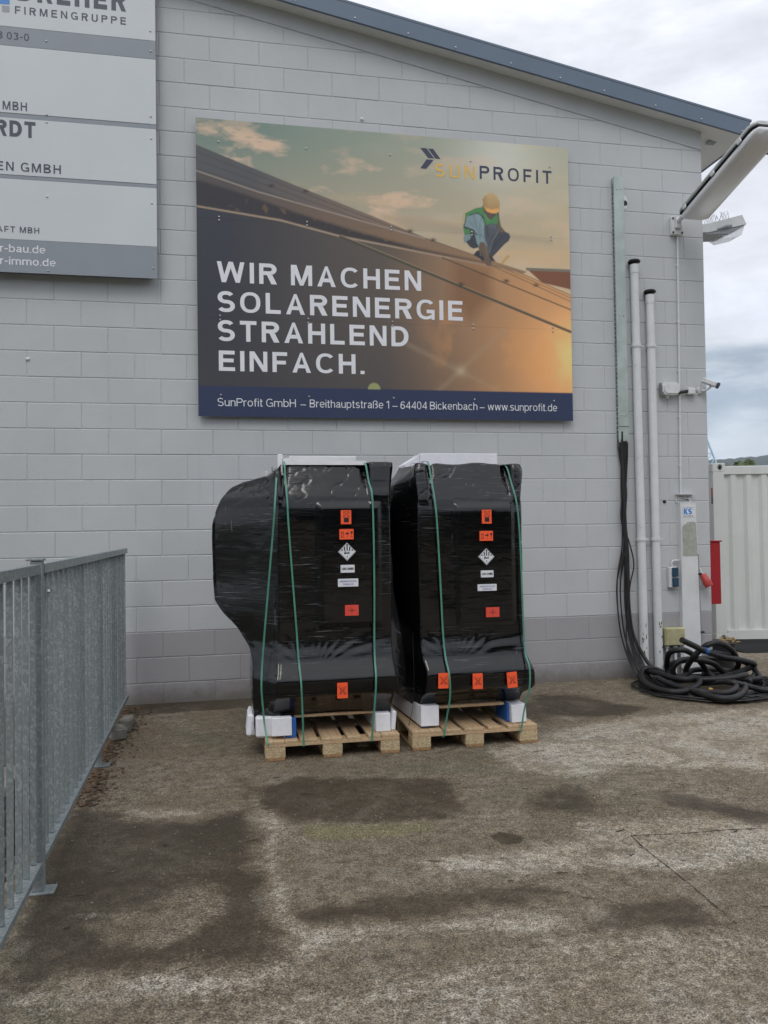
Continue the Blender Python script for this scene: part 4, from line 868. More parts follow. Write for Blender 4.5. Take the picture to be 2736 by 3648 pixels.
for pl in ([(2.324, 2.872), (2.392, 2.873), (2.477, 2.77), (2.411, 2.769)], [(2.409, 2.872), (2.466, 2.872), (2.545, 2.769), (2.488, 2.770)], [(2.392, 2.755), (2.470, 2.755), (2.386, 2.652), (2.321, 2.654)]):
    lg.poly([(BX0 + a_ * sx_, BZ0 + b_) for a_, b_ in pl], BY - .0016)
lg.build('arrow_emblem', M['inkn'], BB)

# ------------------------------------------------------------------ services on the wall
D = empty('cable_duct', (-1.08, 0, 2.55), 'pale green zinc cable duct with slotted side running down the wall', 'cable duct')
mb = MB(); mb.box(-1.122, -1.006, -.062, -.058, 2.60, 5.56, .001); mb.box(-1.010, -1.006, -.057, -.004, 2.60, 5.56); mb.build('cover', M['duct'], D)
mb = MB(); z = 2.585
mb.box(-1.1255, -1.1225, -.060, -.046, 2.55, 5.55); mb.box(-1.1255, -1.1225, -.014, -.004, 2.55, 5.55)
while z < 5.54: mb.box(-1.1255, -1.1225, -.0455, -.0145, z, z + .012); z += .05
mb.box(-1.1225, -1.0065, -.006, -.003, 2.55, 5.55); mb.build('slotted_tray', M['duct'], D)
mb = MB(); mb.box(-1.128, -1.002, -.064, -.0625, 2.772, 2.777); mb.box(-1.10, -1.03, -.070, -.0665, 2.585, 2.615); mb.build('clip', M['blackpl'], D)
for dx in (-1.09, -1.04):
    for zz_ in (5.42, 4.0, 4.02, 2.9): place('screw', scmesh, D, (dx, -.0625, zz_), scale=(.8, .8, .8))
def vent_pipe(x, ztop, lab, lean):
    e = empty('vent_pipe', (x, 0, .0), lab, 'pipe', 'capped vent pipes on the wall')
    mb = MB(); xo = lambda z: x + lean * (ztop - z)
    mb.tube([(xo(z), -.062, z) for z in (-.01, .6, 1.5)], [.047] * 3, 20); mb.tube([(xo(1.505), -.062, 1.505), (xo(1.55), -.062, 1.55)], .0515, 20)
    mb.tube([(xo(z), -.062, z) for z in (1.551, 3.65)], .046, 20); mb.tube([(xo(3.651), -.062, 3.651), (xo(3.70), -.062, 3.70)], .0505, 20)
    mb.tube([(xo(z), -.062, z) for z in (3.701, ztop - .12)], .045, 20); mb.tube([(xo(ztop - .119), -.062, ztop - .119), (xo(ztop - .02), -.062, ztop - .02)], .048, 20)
    mb.build('pipe', M['pvc'], e, 40)
    c = MB(); c.tube([(x, -.062, ztop - .019), (x, -.062, ztop + .0), (x, -.062, ztop + .001), (x, -.062, ztop + .014), (x, -.062, ztop + .032), (x, -.062, ztop + .042)], [.038, .038, .062, .070, .056, .02], 20); c.build('rain_cap', M['rubber'], e, 50)
    for zc in (3.675, 1.53):
        k = MB(); k.tube([(xo(zc), -.062, zc - .012), (xo(zc), -.062, zc + .012)], .055, 20); k.box(xo(zc) + .054, xo(zc) + .085, -.07, -.052, zc - .008, zc + .008); k.box(xo(zc) - .012, xo(zc) + .012, -.012, .0, zc - .01, zc + .01); k.build('pipe_clip', M['pvc'], e, 40)
    return e
vent_pipe(-.900, 4.60, 'taller white painted vent pipe with black cap, nearer the cable duct', .005)
vent_pipe(-.718, 4.27, 'shorter white painted vent pipe with dark cap, nearer the corner', .003)
# patch of peeled paint low on the taller pipe
pl_ = MB(); rnd = random.Random(31)
for i in range(34):
    z = rnd.choice([rnd.uniform(.22, .72), rnd.uniform(.2, .5)]); px_ = rnd.choice([-.885, -.885, -.702]); a = rnd.uniform(-.7, .7); w_, h_ = rnd.uniform(.003, .009), rnd.uniform(.004, .022)
    cxp = px_ + .0015 * (4.6 - z) * 0; poly = []
    for q in range(7):
        th = q * 6.283 / 7; rr_ = rnd.uniform(.6, 1.2); aa = a + w_ * math.cos(th) * rr_ / .047; poly.append((cxp + .0485 * math.sin(aa), -.062 - .0485 * math.cos(aa), z + h_ * math.sin(th) * rr_))
    pl_.add(poly, [tuple(range(7))])
tag(pl_.build('peeled_paint', M['leafb']), 'flakes of peeled paint low on the two vent pipes', 'peeled paint', kind='stuff')
# thin conduit
CT = empty('thin_conduit', (-.35, 0, 2.01), 'thin white conduit running down from the lamp bracket to the cable box', 'conduit')
mb = MB(); mb.tube([(-.334, -.016, 4.95), (-.345, -.016, 4.0), (-.355, -.016, 3.0), (-.366, -.016, 2.012)], .0115, 10); mb.build('tube', M['whitepl'], CT, 50)
for z in (4.62, 3.98, 3.42, 2.9, 2.35):
    x = -.334 - (4.95 - z) * .0109; k = MB(); k.box(x - .019, x + .019, -.020, -.003, z - .010, z + .010, .002); k.build('clip', M['whitepl'], CT)
# patch plate behind the duct top
k = MB(); k.prism([(-1.0 + .075 * math.cos(a), 5.30 + .095 * math.sin(a)) for a in np.linspace(0, 2 * math.pi, 9)[:-1]], .006, 'y', -.007)
k2 = tag(k.build('wall_plug_plate', M['whitepl']), 'white octagonal cover with a hole, half hidden behind the duct', 'cover plate')
k = MB(); k.tube([(-.965, -.0075, 5.29), (-.965, -.010, 5.29)], .03, 12); k.build('opening', M['inkk'], k2)
# lamp bracket and tilted lamp
LB = empty('wall_lamp', (-.35, 0, 5.0), 'long grey street lamp with ribbed lens, jutting out from the wall', 'lamp')
mb = MB(); mb.box(-.425, -.285, -.055, -.004, 4.955, 5.155, .006)
mb.prism([(-.39, 5.02), (-.32, 5.02), (-.32, 5.15), (-.39, 5.15)], .03, 'y', -.0855); mb.build('mounting_box', M['whitepl'], LB)
for (a, b_) in ((-.410, 4.975), (-.30, 4.975), (-.410, 5.135), (-.30, 5.135)):
    k = MB(); k.tube([(a, -.056, b_), (a, -.062, b_)], .012, 8); k.build('bolt', M['blackpl'], LB)
t_ = R(15); dv = Vector((0, -math.cos(t_), math.sin(t_))); up = Vector((0, math.sin(t_), math.cos(t_)))
L0 = Vector((-.335, -.20, 5.115))
mb = MB(); mb.tube([(-.355, -.086, 5.10), (-.35, -.14, 5.115), tuple(L0 + dv * .05 + Vector((-.0, 0, 0)))], .026, 12); mb.build('arm', M['whitepl'], LB, 50)
def lamp_body(secs, mat, nm, off=(0, 0, 0)):
    """loft: secs list of (s along, halfwidth, up0, up1)"""
    m2 = MB(); rings = []
    for (s_, hw, u0, u1) in secs:
        ring = []
        for a in np.linspace(0, 2 * math.pi, 25)[:-1]:
            ca, sa = math.cos(a), math.sin(a); ex = .55
            x = hw * math.copysign(abs(ca) ** ex, ca); u = (u0 + u1) / 2 + (u1 - u0) / 2 * math.copysign(abs(sa) ** ex, sa)
            ring.append(L0 + Vector((x + .060, 0, 0)) + dv * s_ + up * u)
        rings.append(ring)
    n = 24; vs = [p for r_ in rings for p in r_]
    fs = [(i * n + j, (i + 1) * n + j, (i + 1) * n + (j + 1) % n, i * n + (j + 1) % n) for i in range(len(rings) - 1) for j in range(n)]
    fs += [tuple(range(n)), tuple((len(rings) - 1) * n + j for j in range(n))[::-1]]
    m2.add(vs, fs); return m2.build(nm, mat, LB, 45)
Ll = 1.36
lamp_body([(0, .12, .030, .055), (.02, .148, .010, .060), (.06, .160, .003, .066), (Ll - .08, .160, .003, .066), (Ll - .03, .148, .008, .060), (Ll, .11, .02, .06)], M['lampgrey'], 'housing')
def lens_mat():
    m, t, b = nt('frosted_lens'); v = coords(t, (1, 1, 1), 'World')
    b.inputs['Base Color'].default_value = (.74, .76, .79, 1); b.inputs['Roughness'].default_value = .28; b.inputs['Coat Weight'].default_value = .3
    b.inputs['Transmission Weight'].default_value = .12
    w = coords(t, (60, .2, .2), 'World'); bump(t, b, noise(t, w, 1, 2), .002); return m
M['lens'] = lens_mat()
lamp_body([(.01, .11, -.050, -.006), (.03, .142, -.075, -.002), (.09, .156, -.105, .0), (Ll - .10, .156, -.105, .0), (Ll - .04, .142, -.075, -.002), (Ll - .005, .11, -.04, -.006)], M['lens'], 'lens')
lamp_body([(.002, .128, -.0005, .0035), (.03, .1605, -.0005, .0035), (Ll - .04, .1605, -.0005, .0035), (Ll + .001, .12, -.0005, .0035)], M['blackpl'], 'seal')
for s_ in (.14, .68, 1.14):
    p = L0 + Vector((.060 - .164, 0, 0)) + dv * s_; k = MB(); k.box(-.008, .008, -.03, .03, -.022, .022, .004, 0, Matrix.Translation(p) @ Matrix.Rotation(-t_, 4, 'X')); k.build('latch', M['whitepl'], LB)
p = L0 + Vector((.060 + .160, 0, 0)) + dv * 1.0; k = MB(); k.tube([tuple(p), tuple(p + dv * .08 + Vector((.03, 0, -.045))), tuple(p + dv * .16 + Vector((.01, 0, -.01)))], [.012, .02, .008], 8); k.build('sensor', M['blackpl'], LB, 50)

# floodlight on the side wall, with bird spikes
FL = empty('floodlight', (.3, .5, 5.15), 'white floodlight with clear bowl, sticking out from behind the corner', 'floodlight')
mb = MB(); mb.prism([(.05, 5.17), (.33, 5.185), (.846, 5.315), (.79, 5.425), (.33, 5.29), (.05, 5.24)], .30, 'y', .40); mb.build('housing', M['whitepl'], FL)
mb = MB(); mb.prism([(.05, 5.155), (.33, 5.168), (.60, 5.19), (.846, 5.312), (.33, 5.182), (.05, 5.168)], .28, 'y', .41); mb.build('rim', M['greyband'], FL)
def glass():
    m, t, b = nt('clear_bowl'); v = coords(t); b.inputs['Base Color'].default_value = (.80, .82, .85, 1); b.inputs['Roughness'].default_value = .1
    t.links.new(rampf(t, noise(t, v, 20, 3), .3, .7, .30, .45), b.inputs['Alpha']); return m
M['glass'] = glass()
mb = MB(); mb.prism([(.50, 5.180), (.58, 5.135), (.80, 5.195), (.84, 5.308), (.70, 5.272)], .24, 'y', .43); mb.build('glass_bowl', M['glass'], FL)
mb = MB(); mb.tube([(.45, .395, 5.23), (.58, .39, 5.27), (.64, .395, 5.285)], [.008, .02, .012], 8); mb.build('latch', M['greyband'], FL)
mb = MB(); mb.box(.0, .052, .48, .62, 5.12, 5.30, .004); mb.build('wall_bracket', M['greyband'], FL)
sp = MB(); rnd = random.Random(4)
sp.prism([(.30, 5.283), (.72, 5.405), (.72, 5.413), (.30, 5.291)], .02, 'y', .54)
for i in range(30):
    x = .30 + .42 * i / 29; zb = 5.29 + (x - .30) * .292; s_ = (-1) ** i
    sp.tube([(x, .55, zb), (x + s_ * rnd.uniform(.02, .05), .55 + rnd.uniform(-.05, .05), zb + rnd.uniform(.10, .13))], .0026, 4, False)
sp.build('bird_spikes', M['steel'], FL)

# camera set: round box, duct, small box, camera
KB = empty('junction_box', (-.5, 0, 3.13), 'rounded white plastic junction box beside the thin conduit, above a cable gland', 'junction box')
mb = MB(); mb.prism([(-.60 + a, 3.135 + b_) for a, b_ in ((.03, 0), (.17, 0), (.205, .035), (.205, .105), (.17, .14), (.03, .14), (.0, .105), (.0, .035))], .085, 'y', -.09); mb.build('body', M['whitepl'], KB)
mb = MB(); mb.prism([(-.585 + a, 3.15 + b_) for a, b_ in ((.03, 0), (.15, 0), (.175, .03), (.175, .08), (.15, .11), (.03, .11), (.0, .08), (.0, .03))], .010, 'y', -.1005); mb.build('lid', M['whitepl'], KB)
mb = MB(); mb.tube([(-.52, -.045, 3.134), (-.52, -.045, 3.118), (-.52, -.045, 3.117), (-.52, -.045, 3.10)], [.022, .022, .014, .012], 10); mb.build('gland', M['whitepl'], KB, 40)
mb = MB(); mb.prism([(-.605, 3.14), (-.602, 3.14), (-.602, 3.27), (-.605, 3.27)], .06, 'y', -.075); mb.build('side_label', M['greyband'], KB)
k = MB(); k.tube([(-.394, -.04, 3.165), (-.33, -.045, 3.172), (-.26, -.04, 3.186)], .017, 10); tag(k.build('flexible_conduit', M['rubber'], None, 50), 'short black flexible conduit between two white junction boxes', 'conduit')
KB2 = empty('junction_box', (-.23, 0, 3.15), 'small square white junction box at the end of the black conduit', 'junction box')
mb = MB(); mb.box(-.268, -.178, -.06, -.003, 3.148, 3.222, .005); mb.build('body', M['whitepl'], KB2)
mb = MB(); mb.box(-.262, -.184, -.066, -.0605, 3.154, 3.216, .002); mb.build('lid', M['whitepl'], KB2)
SC = empty('security_camera', (-.08, 0, 3.18), 'white bullet security camera with dark hood, mounted at the wall corner', 'camera')
mb = MB(); mb.tube([(-.095, -.002, 3.205), (-.095, -.03, 3.205), (-.095, -.036, 3.205)], [.042, .040, .025], 18); mb.build('base', M['whitepl'], SC, 40)
mb = MB(); mb.tube([(-.095, -.035, 3.198), (-.07, -.07, 3.188), (-.035, -.11, 3.215), (-.030, -.115, 3.232)], [.013, .012, .012, .016], 10); mb.build('arm', M['whitepl'], SC, 50)
dirc = Vector((.80, -.42, -.42)).normalized(); sidec = dirc.cross(Vector((0, 0, 1))).normalized(); upc = sidec.cross(dirc)
Mc = Matrix((( dirc.x, sidec.x, upc.x, -.03), (dirc.y, sidec.y, upc.y, -.12), (dirc.z, sidec.z, upc.z, 3.268), (0, 0, 0, 1)))
mb = MB(); mb.box(-.10, .065, -.034, .034, -.028, .030, .010, 0, Mc); mb.build('body', M['whitepl'], SC)
mb = MB(); mb.box(.066, .100, -.036, .036, -.030, .032, .008, 0, Mc); mb.build('lens_hood', M['inkn'], SC)
mb = MB(); mb.tube(smooth_pts([(-.105, -.13, 3.32), (-.118, -.10, 3.30), (-.115, -.06, 3.24), (-.105, -.03, 3.18), (-.13, -.025, 3.165), (-.18, -.02, 3.152)], 5), .0035, 6); mb.build('cable', M['whitepl'], SC, 60)

# recessed riser panel, stickers, sockets, hose pipe, yellow box
PN = empty('cable_riser', (-.31, 0, 0), 'tall light grey boxed cable riser with a white and blue sticker', 'cable riser')
mb = MB(); mb.prism([(-.402, .0), (-.180, .0), (-.212, 1.93), (-.400, 1.93)], .004, 'y', -.062); mb.prism([(-.4045, .0), (-.4022, .0), (-.4022, 1.93), (-.4045, 1.93)], .060, 'y', -.061); mb.prism([(-.180, 0), (-.1778, 0), (-.2098, 1.93), (-.212, 1.93)], .060, 'y', -.061)
mb.build('cover', M['pvc'], PN)
mb = MB(); mb.box(-.425, -.222, -.012, -.004, 1.931, 2.02); mb.build('perforated_plate', M['whitepl'], PN)
hl = MB()
for i in range(7):
    for zz_ in (1.955, 1.998): hl.tube([(-.405 + i * .026, -.0122, zz_), (-.405 + i * .026, -.0135, zz_)], .005, 8)
hl.tube([(-.285, -.0125, 1.975), (-.285, -.014, 1.975)], .014, 10)
hl.build('hole', M['inkk'], PN)
mb = MB(); mb.box(-.43, -.218, -.075, -.004, 2.021, 2.027); mb.build('top_flange', M['whitepl'], PN)
mb = MB(); mb.tube(smooth_pts([(-.366, -.03, 2.02), (-.34, -.03, 1.985), (-.29, -.03, 1.975), (-.265, -.03, 1.96), (-.28, -.03, 1.935), (-.31, -.03, 1.925)], 6), .006, 8); mb.tube(smooth_pts([(-.29, -.025, 1.98), (-.255, -.025, 1.965), (-.262, -.028, 1.93), (-.29, -.028, 1.92)], 6), .005, 8); mb.build('wire', M['whitepl'], PN, 60)
stk = MB(); stk.box(-.370, -.238, -.0655, -.0625, 1.768, 1.895); SK = stk.build('sticker', M['whitest'], PN)
caps('KS', -.365, -.262, 1.797, .068, -.0660, M['inkb'], SK, .24, .05)
ob = MB(); pts = [(-.252 + .008 * math.cos(a), 1.856 + .008 * math.sin(a)) for a in np.linspace(0, 2 * math.pi, 13)[:-1]]; ob.stroke(pts, .002, -.0660, True); ob.build('registered_mark', M['inkb'], SK)
text('R', -.2545, -.2495, 1.8525, .007, -.0660, M['inkb'], SK)
text('Das Kalksandstein', -.366, -.243, 1.874, .010, -.0660, M['inkk'], SK, bold=.01); text('DAS ORIGINAL', -.366, -.243, 1.775, .012, -.0660, M['inkk'], SK, bold=.03)
ps = MB(); ps.prism([(-.385, 1.335), (-.205, 1.335), (-.215, 1.69), (-.235, 1.715), (-.32, 1.715), (-.385, 1.655)], .003, 'y', -.0655); PS = ps.build('paper_notice', simple('weathered_paper', (.36, .40, .34), .7, var=.15, nscale=18), PN)
ls = MB(); rnd = random.Random(9)
for i in range(24):
    z = 1.355 + i * .0142
    ls.stroke([(-.378, z), (-.318, z + .0005)], .0022, -.0660); 
    if i % 2 == 0: ls.stroke([(-.310, z + .003), (-.245, z + .003)], .0022, -.0660)
    if i % 5 == 0: ls.stroke([(-.24, z), (-.212, z)], .002, -.0660)
ls.stroke([(-.314, 1.34), (-.314, 1.68)], .002, -.0660); ls.stroke([(-.243, 1.34), (-.243, 1.62)], .002, -.0660); ls.build('ruled_lines', M['inkg'], PS)
hp = MB(); hp.tube([(-.196, -.05, 1.355), (-.186, -.05, .8), (-.172, -.05, .05)], .012, 10); HP = tag(hp.build('grey_rod', M['galv'], None, 50), 'thin dark grey conduit standing right of the cable riser', 'conduit')
for z in (1.12, .47):
    k = MB(); k.box(-.205 + (1.3 - z) * .02, -.155 + (1.3 - z) * .02, -.068, -.004, z, z + .02, .003); k.build('clip', M['blackpl'], HP)
# blue socket
BS = empty('blue_socket', (-.50, 0, .98), 'white double socket outlet with blue flap covers, left of the riser', 'socket')
mb = MB(); mb.box(-.552, -.455, -.055, -.003, .985, 1.215, .006); mb.build('back_box', M['whitepl'], BS)
for z in (.995, 1.108):
    mb = MB(); mb.box(-.522, -.450, -.082, -.056, z, z + .102, .007); mb.build('flap_cover', M['bluepl'], BS)
mb = MB(); mb.tube(smooth_pts([(-.50, -.03, 1.21), (-.505, -.03, 1.26), (-.48, -.03, 1.285), (-.41, -.03, 1.285)], 6), .009, 8); mb.build('cable', M['whitepl'], BS, 60)
# red socket
RS = empty('red_socket', (-.12, 0, .97), 'red industrial power socket tilted on a white bracket near the corner', 'socket')
ax = Vector((.30, -.35, -.88)).normalized(); p0 = Vector((-.145, -.06, 1.125))
mb = MB(); mb.tube([tuple(p0), tuple(p0 + ax * .015), tuple(p0 + ax * .09)], [.030, .038, .043], 16); mb.build('body', M['redpl'], RS, 40)
mb = MB(); mb.tube([tuple(p0 + ax * .091), tuple(p0 + ax * .105), tuple(p0 + ax * .15)], [.05, .05, .044], 16); mb.build('collar', M['redpl'], RS, 40)
mb = MB(); mb.box(-.185, -.165, -.05, -.002, 1.0, 1.12, .002); mb.build('bracket', M['whitepl'], RS)
mb = MB(); mb.tube(smooth_pts([(-.19, -.03, 1.20), (-.165, -.04, 1.185), (-.155, -.05, 1.15), tuple(p0)], 5), .008, 8); mb.build('cable', M['pvc'], RS, 60)
# yellow box
YB = empty('yellow_box', (-.52, 0, .34), 'aged yellow plastic distribution box low on the wall above the cables', 'electrical box')
mb = MB(); mb.box(-.642, -.408, -.10, -.004, .35, .545, .008); mb.build('body', M['yellowish'], YB)
mb = MB(); mb.box(-.636, -.414, -.118, -.101, .356, .539, .005); mb.build('lid', M['yellowish'], YB)
for x in (-.60, -.50):
    k = MB(); k.tube([(x, -.06, .349), (x, -.06, .325), (x, -.06, .324), (x, -.06, .0)], [.024, .024, .013, .013], 10); k.build('gland_pipe', M['pvc'], YB, 40)
k = MB(); k.tube([(-.425, -.05, .349), (-.42, -.05, .1), (-.36, -.06, .04)], .012, 8); k.build('gland_pipe', M['pvc'], YB, 50)
# small wall plugs
for (x, z, lab) in ((-7.24, 3.37, 'small white cap plug in the wall joint below the company sign'), (-3.94, 5.99, 'small white cap plug in the wall joint above the billboard'), (-.56, 1.945, 'small dark drill hole plug left of the cable riser')):
    k = MB(); k.tube([(x, .003, z), (x, -.010, z), (x, -.016, z)], [.020, .018, .008], 12); tag(k.build('wall_plug', M['whitepl'] if x < -1 else M['inkk'], None, 50), lab, 'plug')

# ------------------------------------------------------------------ cables and conduits
CB = empty('cable_bundle', (-1.08, -.05, 0), 'bundle of thin black cables hanging from the duct into a coil on the ground', 'cables')
rnd = random.Random(21)
for i in range(16):
    x0 = -1.115 + .09 * (i % 8) / 7; y0 = -.03 - .018 * (i // 8)
    out = rnd.uniform(-.25, 1.0); ph = rnd.uniform(-.02, .02)
    mid = -1.095 + rnd.uniform(-.02, .028)
    pts = [(x0, y0, 2.72), (x0 + .0, y0 - .01, 2.5), (mid + .02, -.05 + ph, 2.1), (mid + ph, -.06 + ph, 1.75), (mid + .02 - .02 * out, -.065 + ph, 1.45)]
    sp_ = rnd.choice([-1.19, -1.15, -1.12, -1.07, -1.10, -1.05]) if i > 3 else rnd.choice([-1.10, -1.08])
    pts += [(sp_, -.08, 1.1), (sp_ - .01, -.10, .75), (sp_ + .02, -.14, .42), (sp_ + .06 + rnd.uniform(0, .05), -.24, .14), (-1.06 + rnd.uniform(-.06, .1), -.42, .045), (-.98 + rnd.uniform(-.1, .1), -.8, .02)]
    if i == 5: pts[4] = (-1.03, -.06, 1.5); pts[5] = (-.99, -.08, 1.25); pts[6] = (-1.05, -.09, 1.0)
    mb = MB(); mb.tube(smooth_pts(pts, 6), .0075 if i > 2 else .010, 7); mb.build('cable', M['rubber'], CB, 60)
for i in range(34):
    r0 = rnd.uniform(.45, .80); cx = -.50 + rnd.uniform(-.09, .09); cy = -.80 + rnd.uniform(-.06, .06); a0 = rnd.uniform(0, 6.28); turns = rnd.uniform(.8, 1.9)
    n_ = 44; pts = []; ex = rnd.uniform(.80, .95); z0_ = .004 + .040 * (i / 34); w1, w2 = rnd.uniform(.02, .06), rnd.uniform(0, 6)
    for k in range(n_):
        a = a0 + turns * 2 * math.pi * k / (n_ - 1); rr_ = r0 * (1 + w1 * math.sin(3 * a + w2) + .03 * math.sin(7 * a + w2)) 
        yv = cy + rr_ * ex * math.sin(a)
        pts.append((cx + rr_ * 1.08 * math.cos(a), min(yv, -.03 - .02 * rnd.random()), z0_ * (1 - .5 * (r0 - .45)) + .012 * math.sin(5 * a + w2) * .5 + .006))
    mb = MB(); mb.tube(pts, .0065, 5); mb.build('cable', M['rubber'], CB, 70)
HC = empty('conduit_coil', (-.6, -.8, 0), 'tangled pile of thick black corrugated conduits lying against the wall corner', 'conduits')
TR = {'A': [(-0.77, -0.32, 0.05), (-0.87, -0.3, 0.1), (-0.98, -0.3, 0.12), (-1.06, -0.32, 0.08), (-1.19, -0.6, 0.05), (-1.24, -0.86, 0.035), (-1.2, -1.08, 0.035), (-1.08, -1.14, 0.04), (-0.9, -1.07, 0.06), (-0.82, -1.02, 0.1), (-0.83, -0.95, 0.12), (-0.95, -0.97, 0.12), (-1.02, -0.85, 0.12), (-1.03, -0.62, 0.12), (-0.95, -0.27, 0.08)],
'B': [(-0.8, -0.44, 0.035), (-0.81, -0.41, 0.15), (-0.88, -0.56, 0.3), (-0.87, -0.68, 0.36), (-0.78, -0.72, 0.36), (-0.62, -0.63, 0.28), (-0.5, -0.57, 0.18), (-0.44, -0.56, 0.1), (-0.4, -0.61, 0.05)],
'C': [(-0.76, -0.5, 0.04), (-0.81, -0.52, 0.12), (-0.79, -0.55, 0.2), (-0.69, -0.56, 0.24), (-0.57, -0.63, 0.24), (-0.43, -0.65, 0.2), (-0.35, -0.65, 0.14), (-0.29, -0.65, 0.08)],
'D': [(-0.69, -0.58, 0.04), (-0.74, -0.66, 0.16), (-0.77, -0.83, 0.3), (-0.72, -0.91, 0.4), (-0.67, -0.96, 0.45), (-0.56, -0.96, 0.46), (-0.4, -0.88, 0.4), (-0.24, -0.75, 0.3), (-.12, -.62, .15), (-.2, -.5, .05)],
'E': [(-1.14, -1.25, 0.55), (-0.94, -1.14, 0.47), (-0.77, -1.05, 0.4), (-0.51, -0.92, 0.32), (-0.21, -0.79, 0.25), (-0.02, -0.71, 0.2), (0.04, -0.66, 0.16), (-0.08, -0.67, 0.12), (-0.37, -0.79, 0.09), (-0.58, -0.82, 0.07), (-0.68, -0.84, 0.05)],
'F': [(-0.61, -0.91, 0.36), (-0.36, -0.78, 0.3), (-0.1, -0.64, 0.22), (0.03, -0.65, 0.14), (-0.02, -0.83, 0.08), (-0.07, -0.86, 0.06), (-0.29, -0.82, 0.06), (-0.51, -0.84, 0.05)],
'G': [(-1.11, -0.74, 0.1), (-1.09, -0.84, 0.08), (-1.05, -0.98, 0.06), (-0.99, -1.13, 0.05), (-0.87, -1.24, 0.04), (-0.75, -1.35, 0.05), (-0.59, -1.26, 0.07), (-.5, -1.1, .1)],
'H': [(-0.98, -1.08, 0.04), (-0.95, -1.36, 0.035), (-0.85, -1.49, 0.03), (-0.67, -1.42, 0.03), (-0.49, -1.26, 0.05), (-0.43, -1.16, 0.08)],
'I': [(-0.74, -0.92, 0.06), (-0.61, -1.08, 0.1), (-0.54, -1.19, 0.1), (-0.39, -1.18, 0.06), (-0.28, -1.31, 0.04), (0.1, -1.5, .03)],
'K': [(-0.66, -0.12, 0.1), (-0.58, -0.31, 0.18), (-0.32, -0.32, 0.2), (-0.1, -0.39, 0.2), (0.12, -0.38, 0.15), (0.07, -0.65, 0.1), (-.2, -.9, .04)],
'M': [(-1.085, -.045, 2.72), (-1.09, -.05, 2.5), (-1.085, -.065, 2.0), (-1.075, -.07, 1.5), (-1.07, -.08, 1.1), (-1.06, -.085, .75), (-1.03, -.10, .5), (-.96, -.15, .30), (-.90, -.24, .16), (-.85, -.38, .10), (-.72, -.5, .08)],
'O': [(-1.0, -.75, .06), (-.8, -.7, .10), (-.6, -.55, .12), (-.3, -.45, .10), (.0, -.5, .06)], 'Q': [(-.35, -.35, .04), (-.3, -.55, .06), (-.25, -.9, .12), (-.4, -1.1, .15), (-.6, -1.05, .12), (-.9, -.9, .10)]}
for k_, pts in TR.items():
    mb = MB(); sp_ = smooth_pts(pts, 10); sp_ = [Vector((p.x, p.y, p.z + (.035 if k_ != 'M' else 0))) for p in sp_]; r_ = .029 if k_ != 'M' else .020
    mb.tube(sp_, r_, 12); mb.build('conduit', M['rubber'], HC, 60)
k = MB(); k.tube([(-.79, -1.06,   .445), (-.745, -1.043, .43)], .034, 12); k.build('blue_tape', simple('blue_tape', (.02, .10, .32), .5), HC, 50)
tg = MB(); tg.box(-.02, .02, -.001, .001, -.012, .012, 0, 0, Matrix.Translation((-.83, -1.22, .10)) @ Matrix.Rotation(.3, 4, 'Y')); tg.build('yellow_tag', M['inky'], CB)
# bucket with soil at the corner
BK = empty('black_bucket', (.22, .12, 0), 'black plastic tub of soil and dry leaves standing at the wall corner', 'tub')
mb = MB(); mb.tube([(.20, .14, .0), (.20, .14, .04), (.20, .14, .315), (.20, .14, .325)], [.13, .135, .155, .165], 24); mb.build('tub', M['blackpl'], BK, 40)
mb = MB(); mb.tube([(.20, .14, .326), (.20, .14, .345), (.20, .14, .352)], [.16, .14, .05], 20); mb.build('soil', M['soil'], BK, 60)
mb = MB(); rnd = random.Random(6)
for i in range(60):
    a = rnd.uniform(-2.2, 1.2); r_ = rnd.uniform(.06, .19); Mx = Matrix.Translation((.20 + r_ * math.cos(a), .14 + r_ * math.sin(a), .345 + rnd.uniform(-.01, .03))) @ Matrix.Rotation(rnd.uniform(0, 6), 4, 'Z') @ Matrix.Rotation(rnd.uniform(-.6, .6), 4, 'X')
    mb.add([Mx @ Vector(q) for q in ((-.03, 0, 0), (0, -.01, .004), (.03, 0, 0), (0, .01, .002))], [(0, 1, 2, 3)])
o = mb.build('dry_leaves', M['leafy'], BK); tag(o, kind='stuff')

# ------------------------------------------------------------------ railing
RL = empty('steel_railing', (-6.3, -3, 0), 'galvanised steel railing of upright flat bars running up to the wall', 'railing')
rx = lambda y: -6.331 - .0142 * y
ysl = lambda y0, y1: [(rx(y0), y0), (rx(y1), y1)]
def rail(y0, y1, z0, z1, w, nm):
    mb = MB(); n = 6
    for s in range(1):
        a, b_ = (rx(y0), y0), (rx(y1), y1)
        vs = [(a[0] - w / 2, a[1], z0), (a[0] + w / 2, a[1], z0), (a[0] + w / 2, a[1], z1), (a[0] - w / 2, a[1], z1), (b_[0] - w / 2, b_[1], z0), (b_[0] + w / 2, b_[1], z0), (b_[0] + w / 2, b_[1], z1), (b_[0] - w / 2, b_[1], z1)]
        mb.add(vs, [(0, 1, 2, 3), (7, 6, 5, 4), (0, 4, 5, 1), (1, 5, 6, 2), (2, 6, 7, 3), (3, 7, 4, 0)])
    return mb.build(nm, M['galv'], RL)
PY = [-4.19, -2.10]
for (a, b_) in ((-8.4, -4.24), (-4.14, -.27)):
    rail(a, b_, 1.49, 1.535, .05, 'top_rail'); rail(a, b_, .120, .150, .05, 'bottom_rail')
bm = MB(); bm.box(-.0205, .0065, -.0055, .0055, 0, 1.337, .0022); bme = bpy.data.meshes.new('bar'); bme.from_pydata(bm.v, [], bm.f); bme.materials.append(M['galv'])
y = -.30
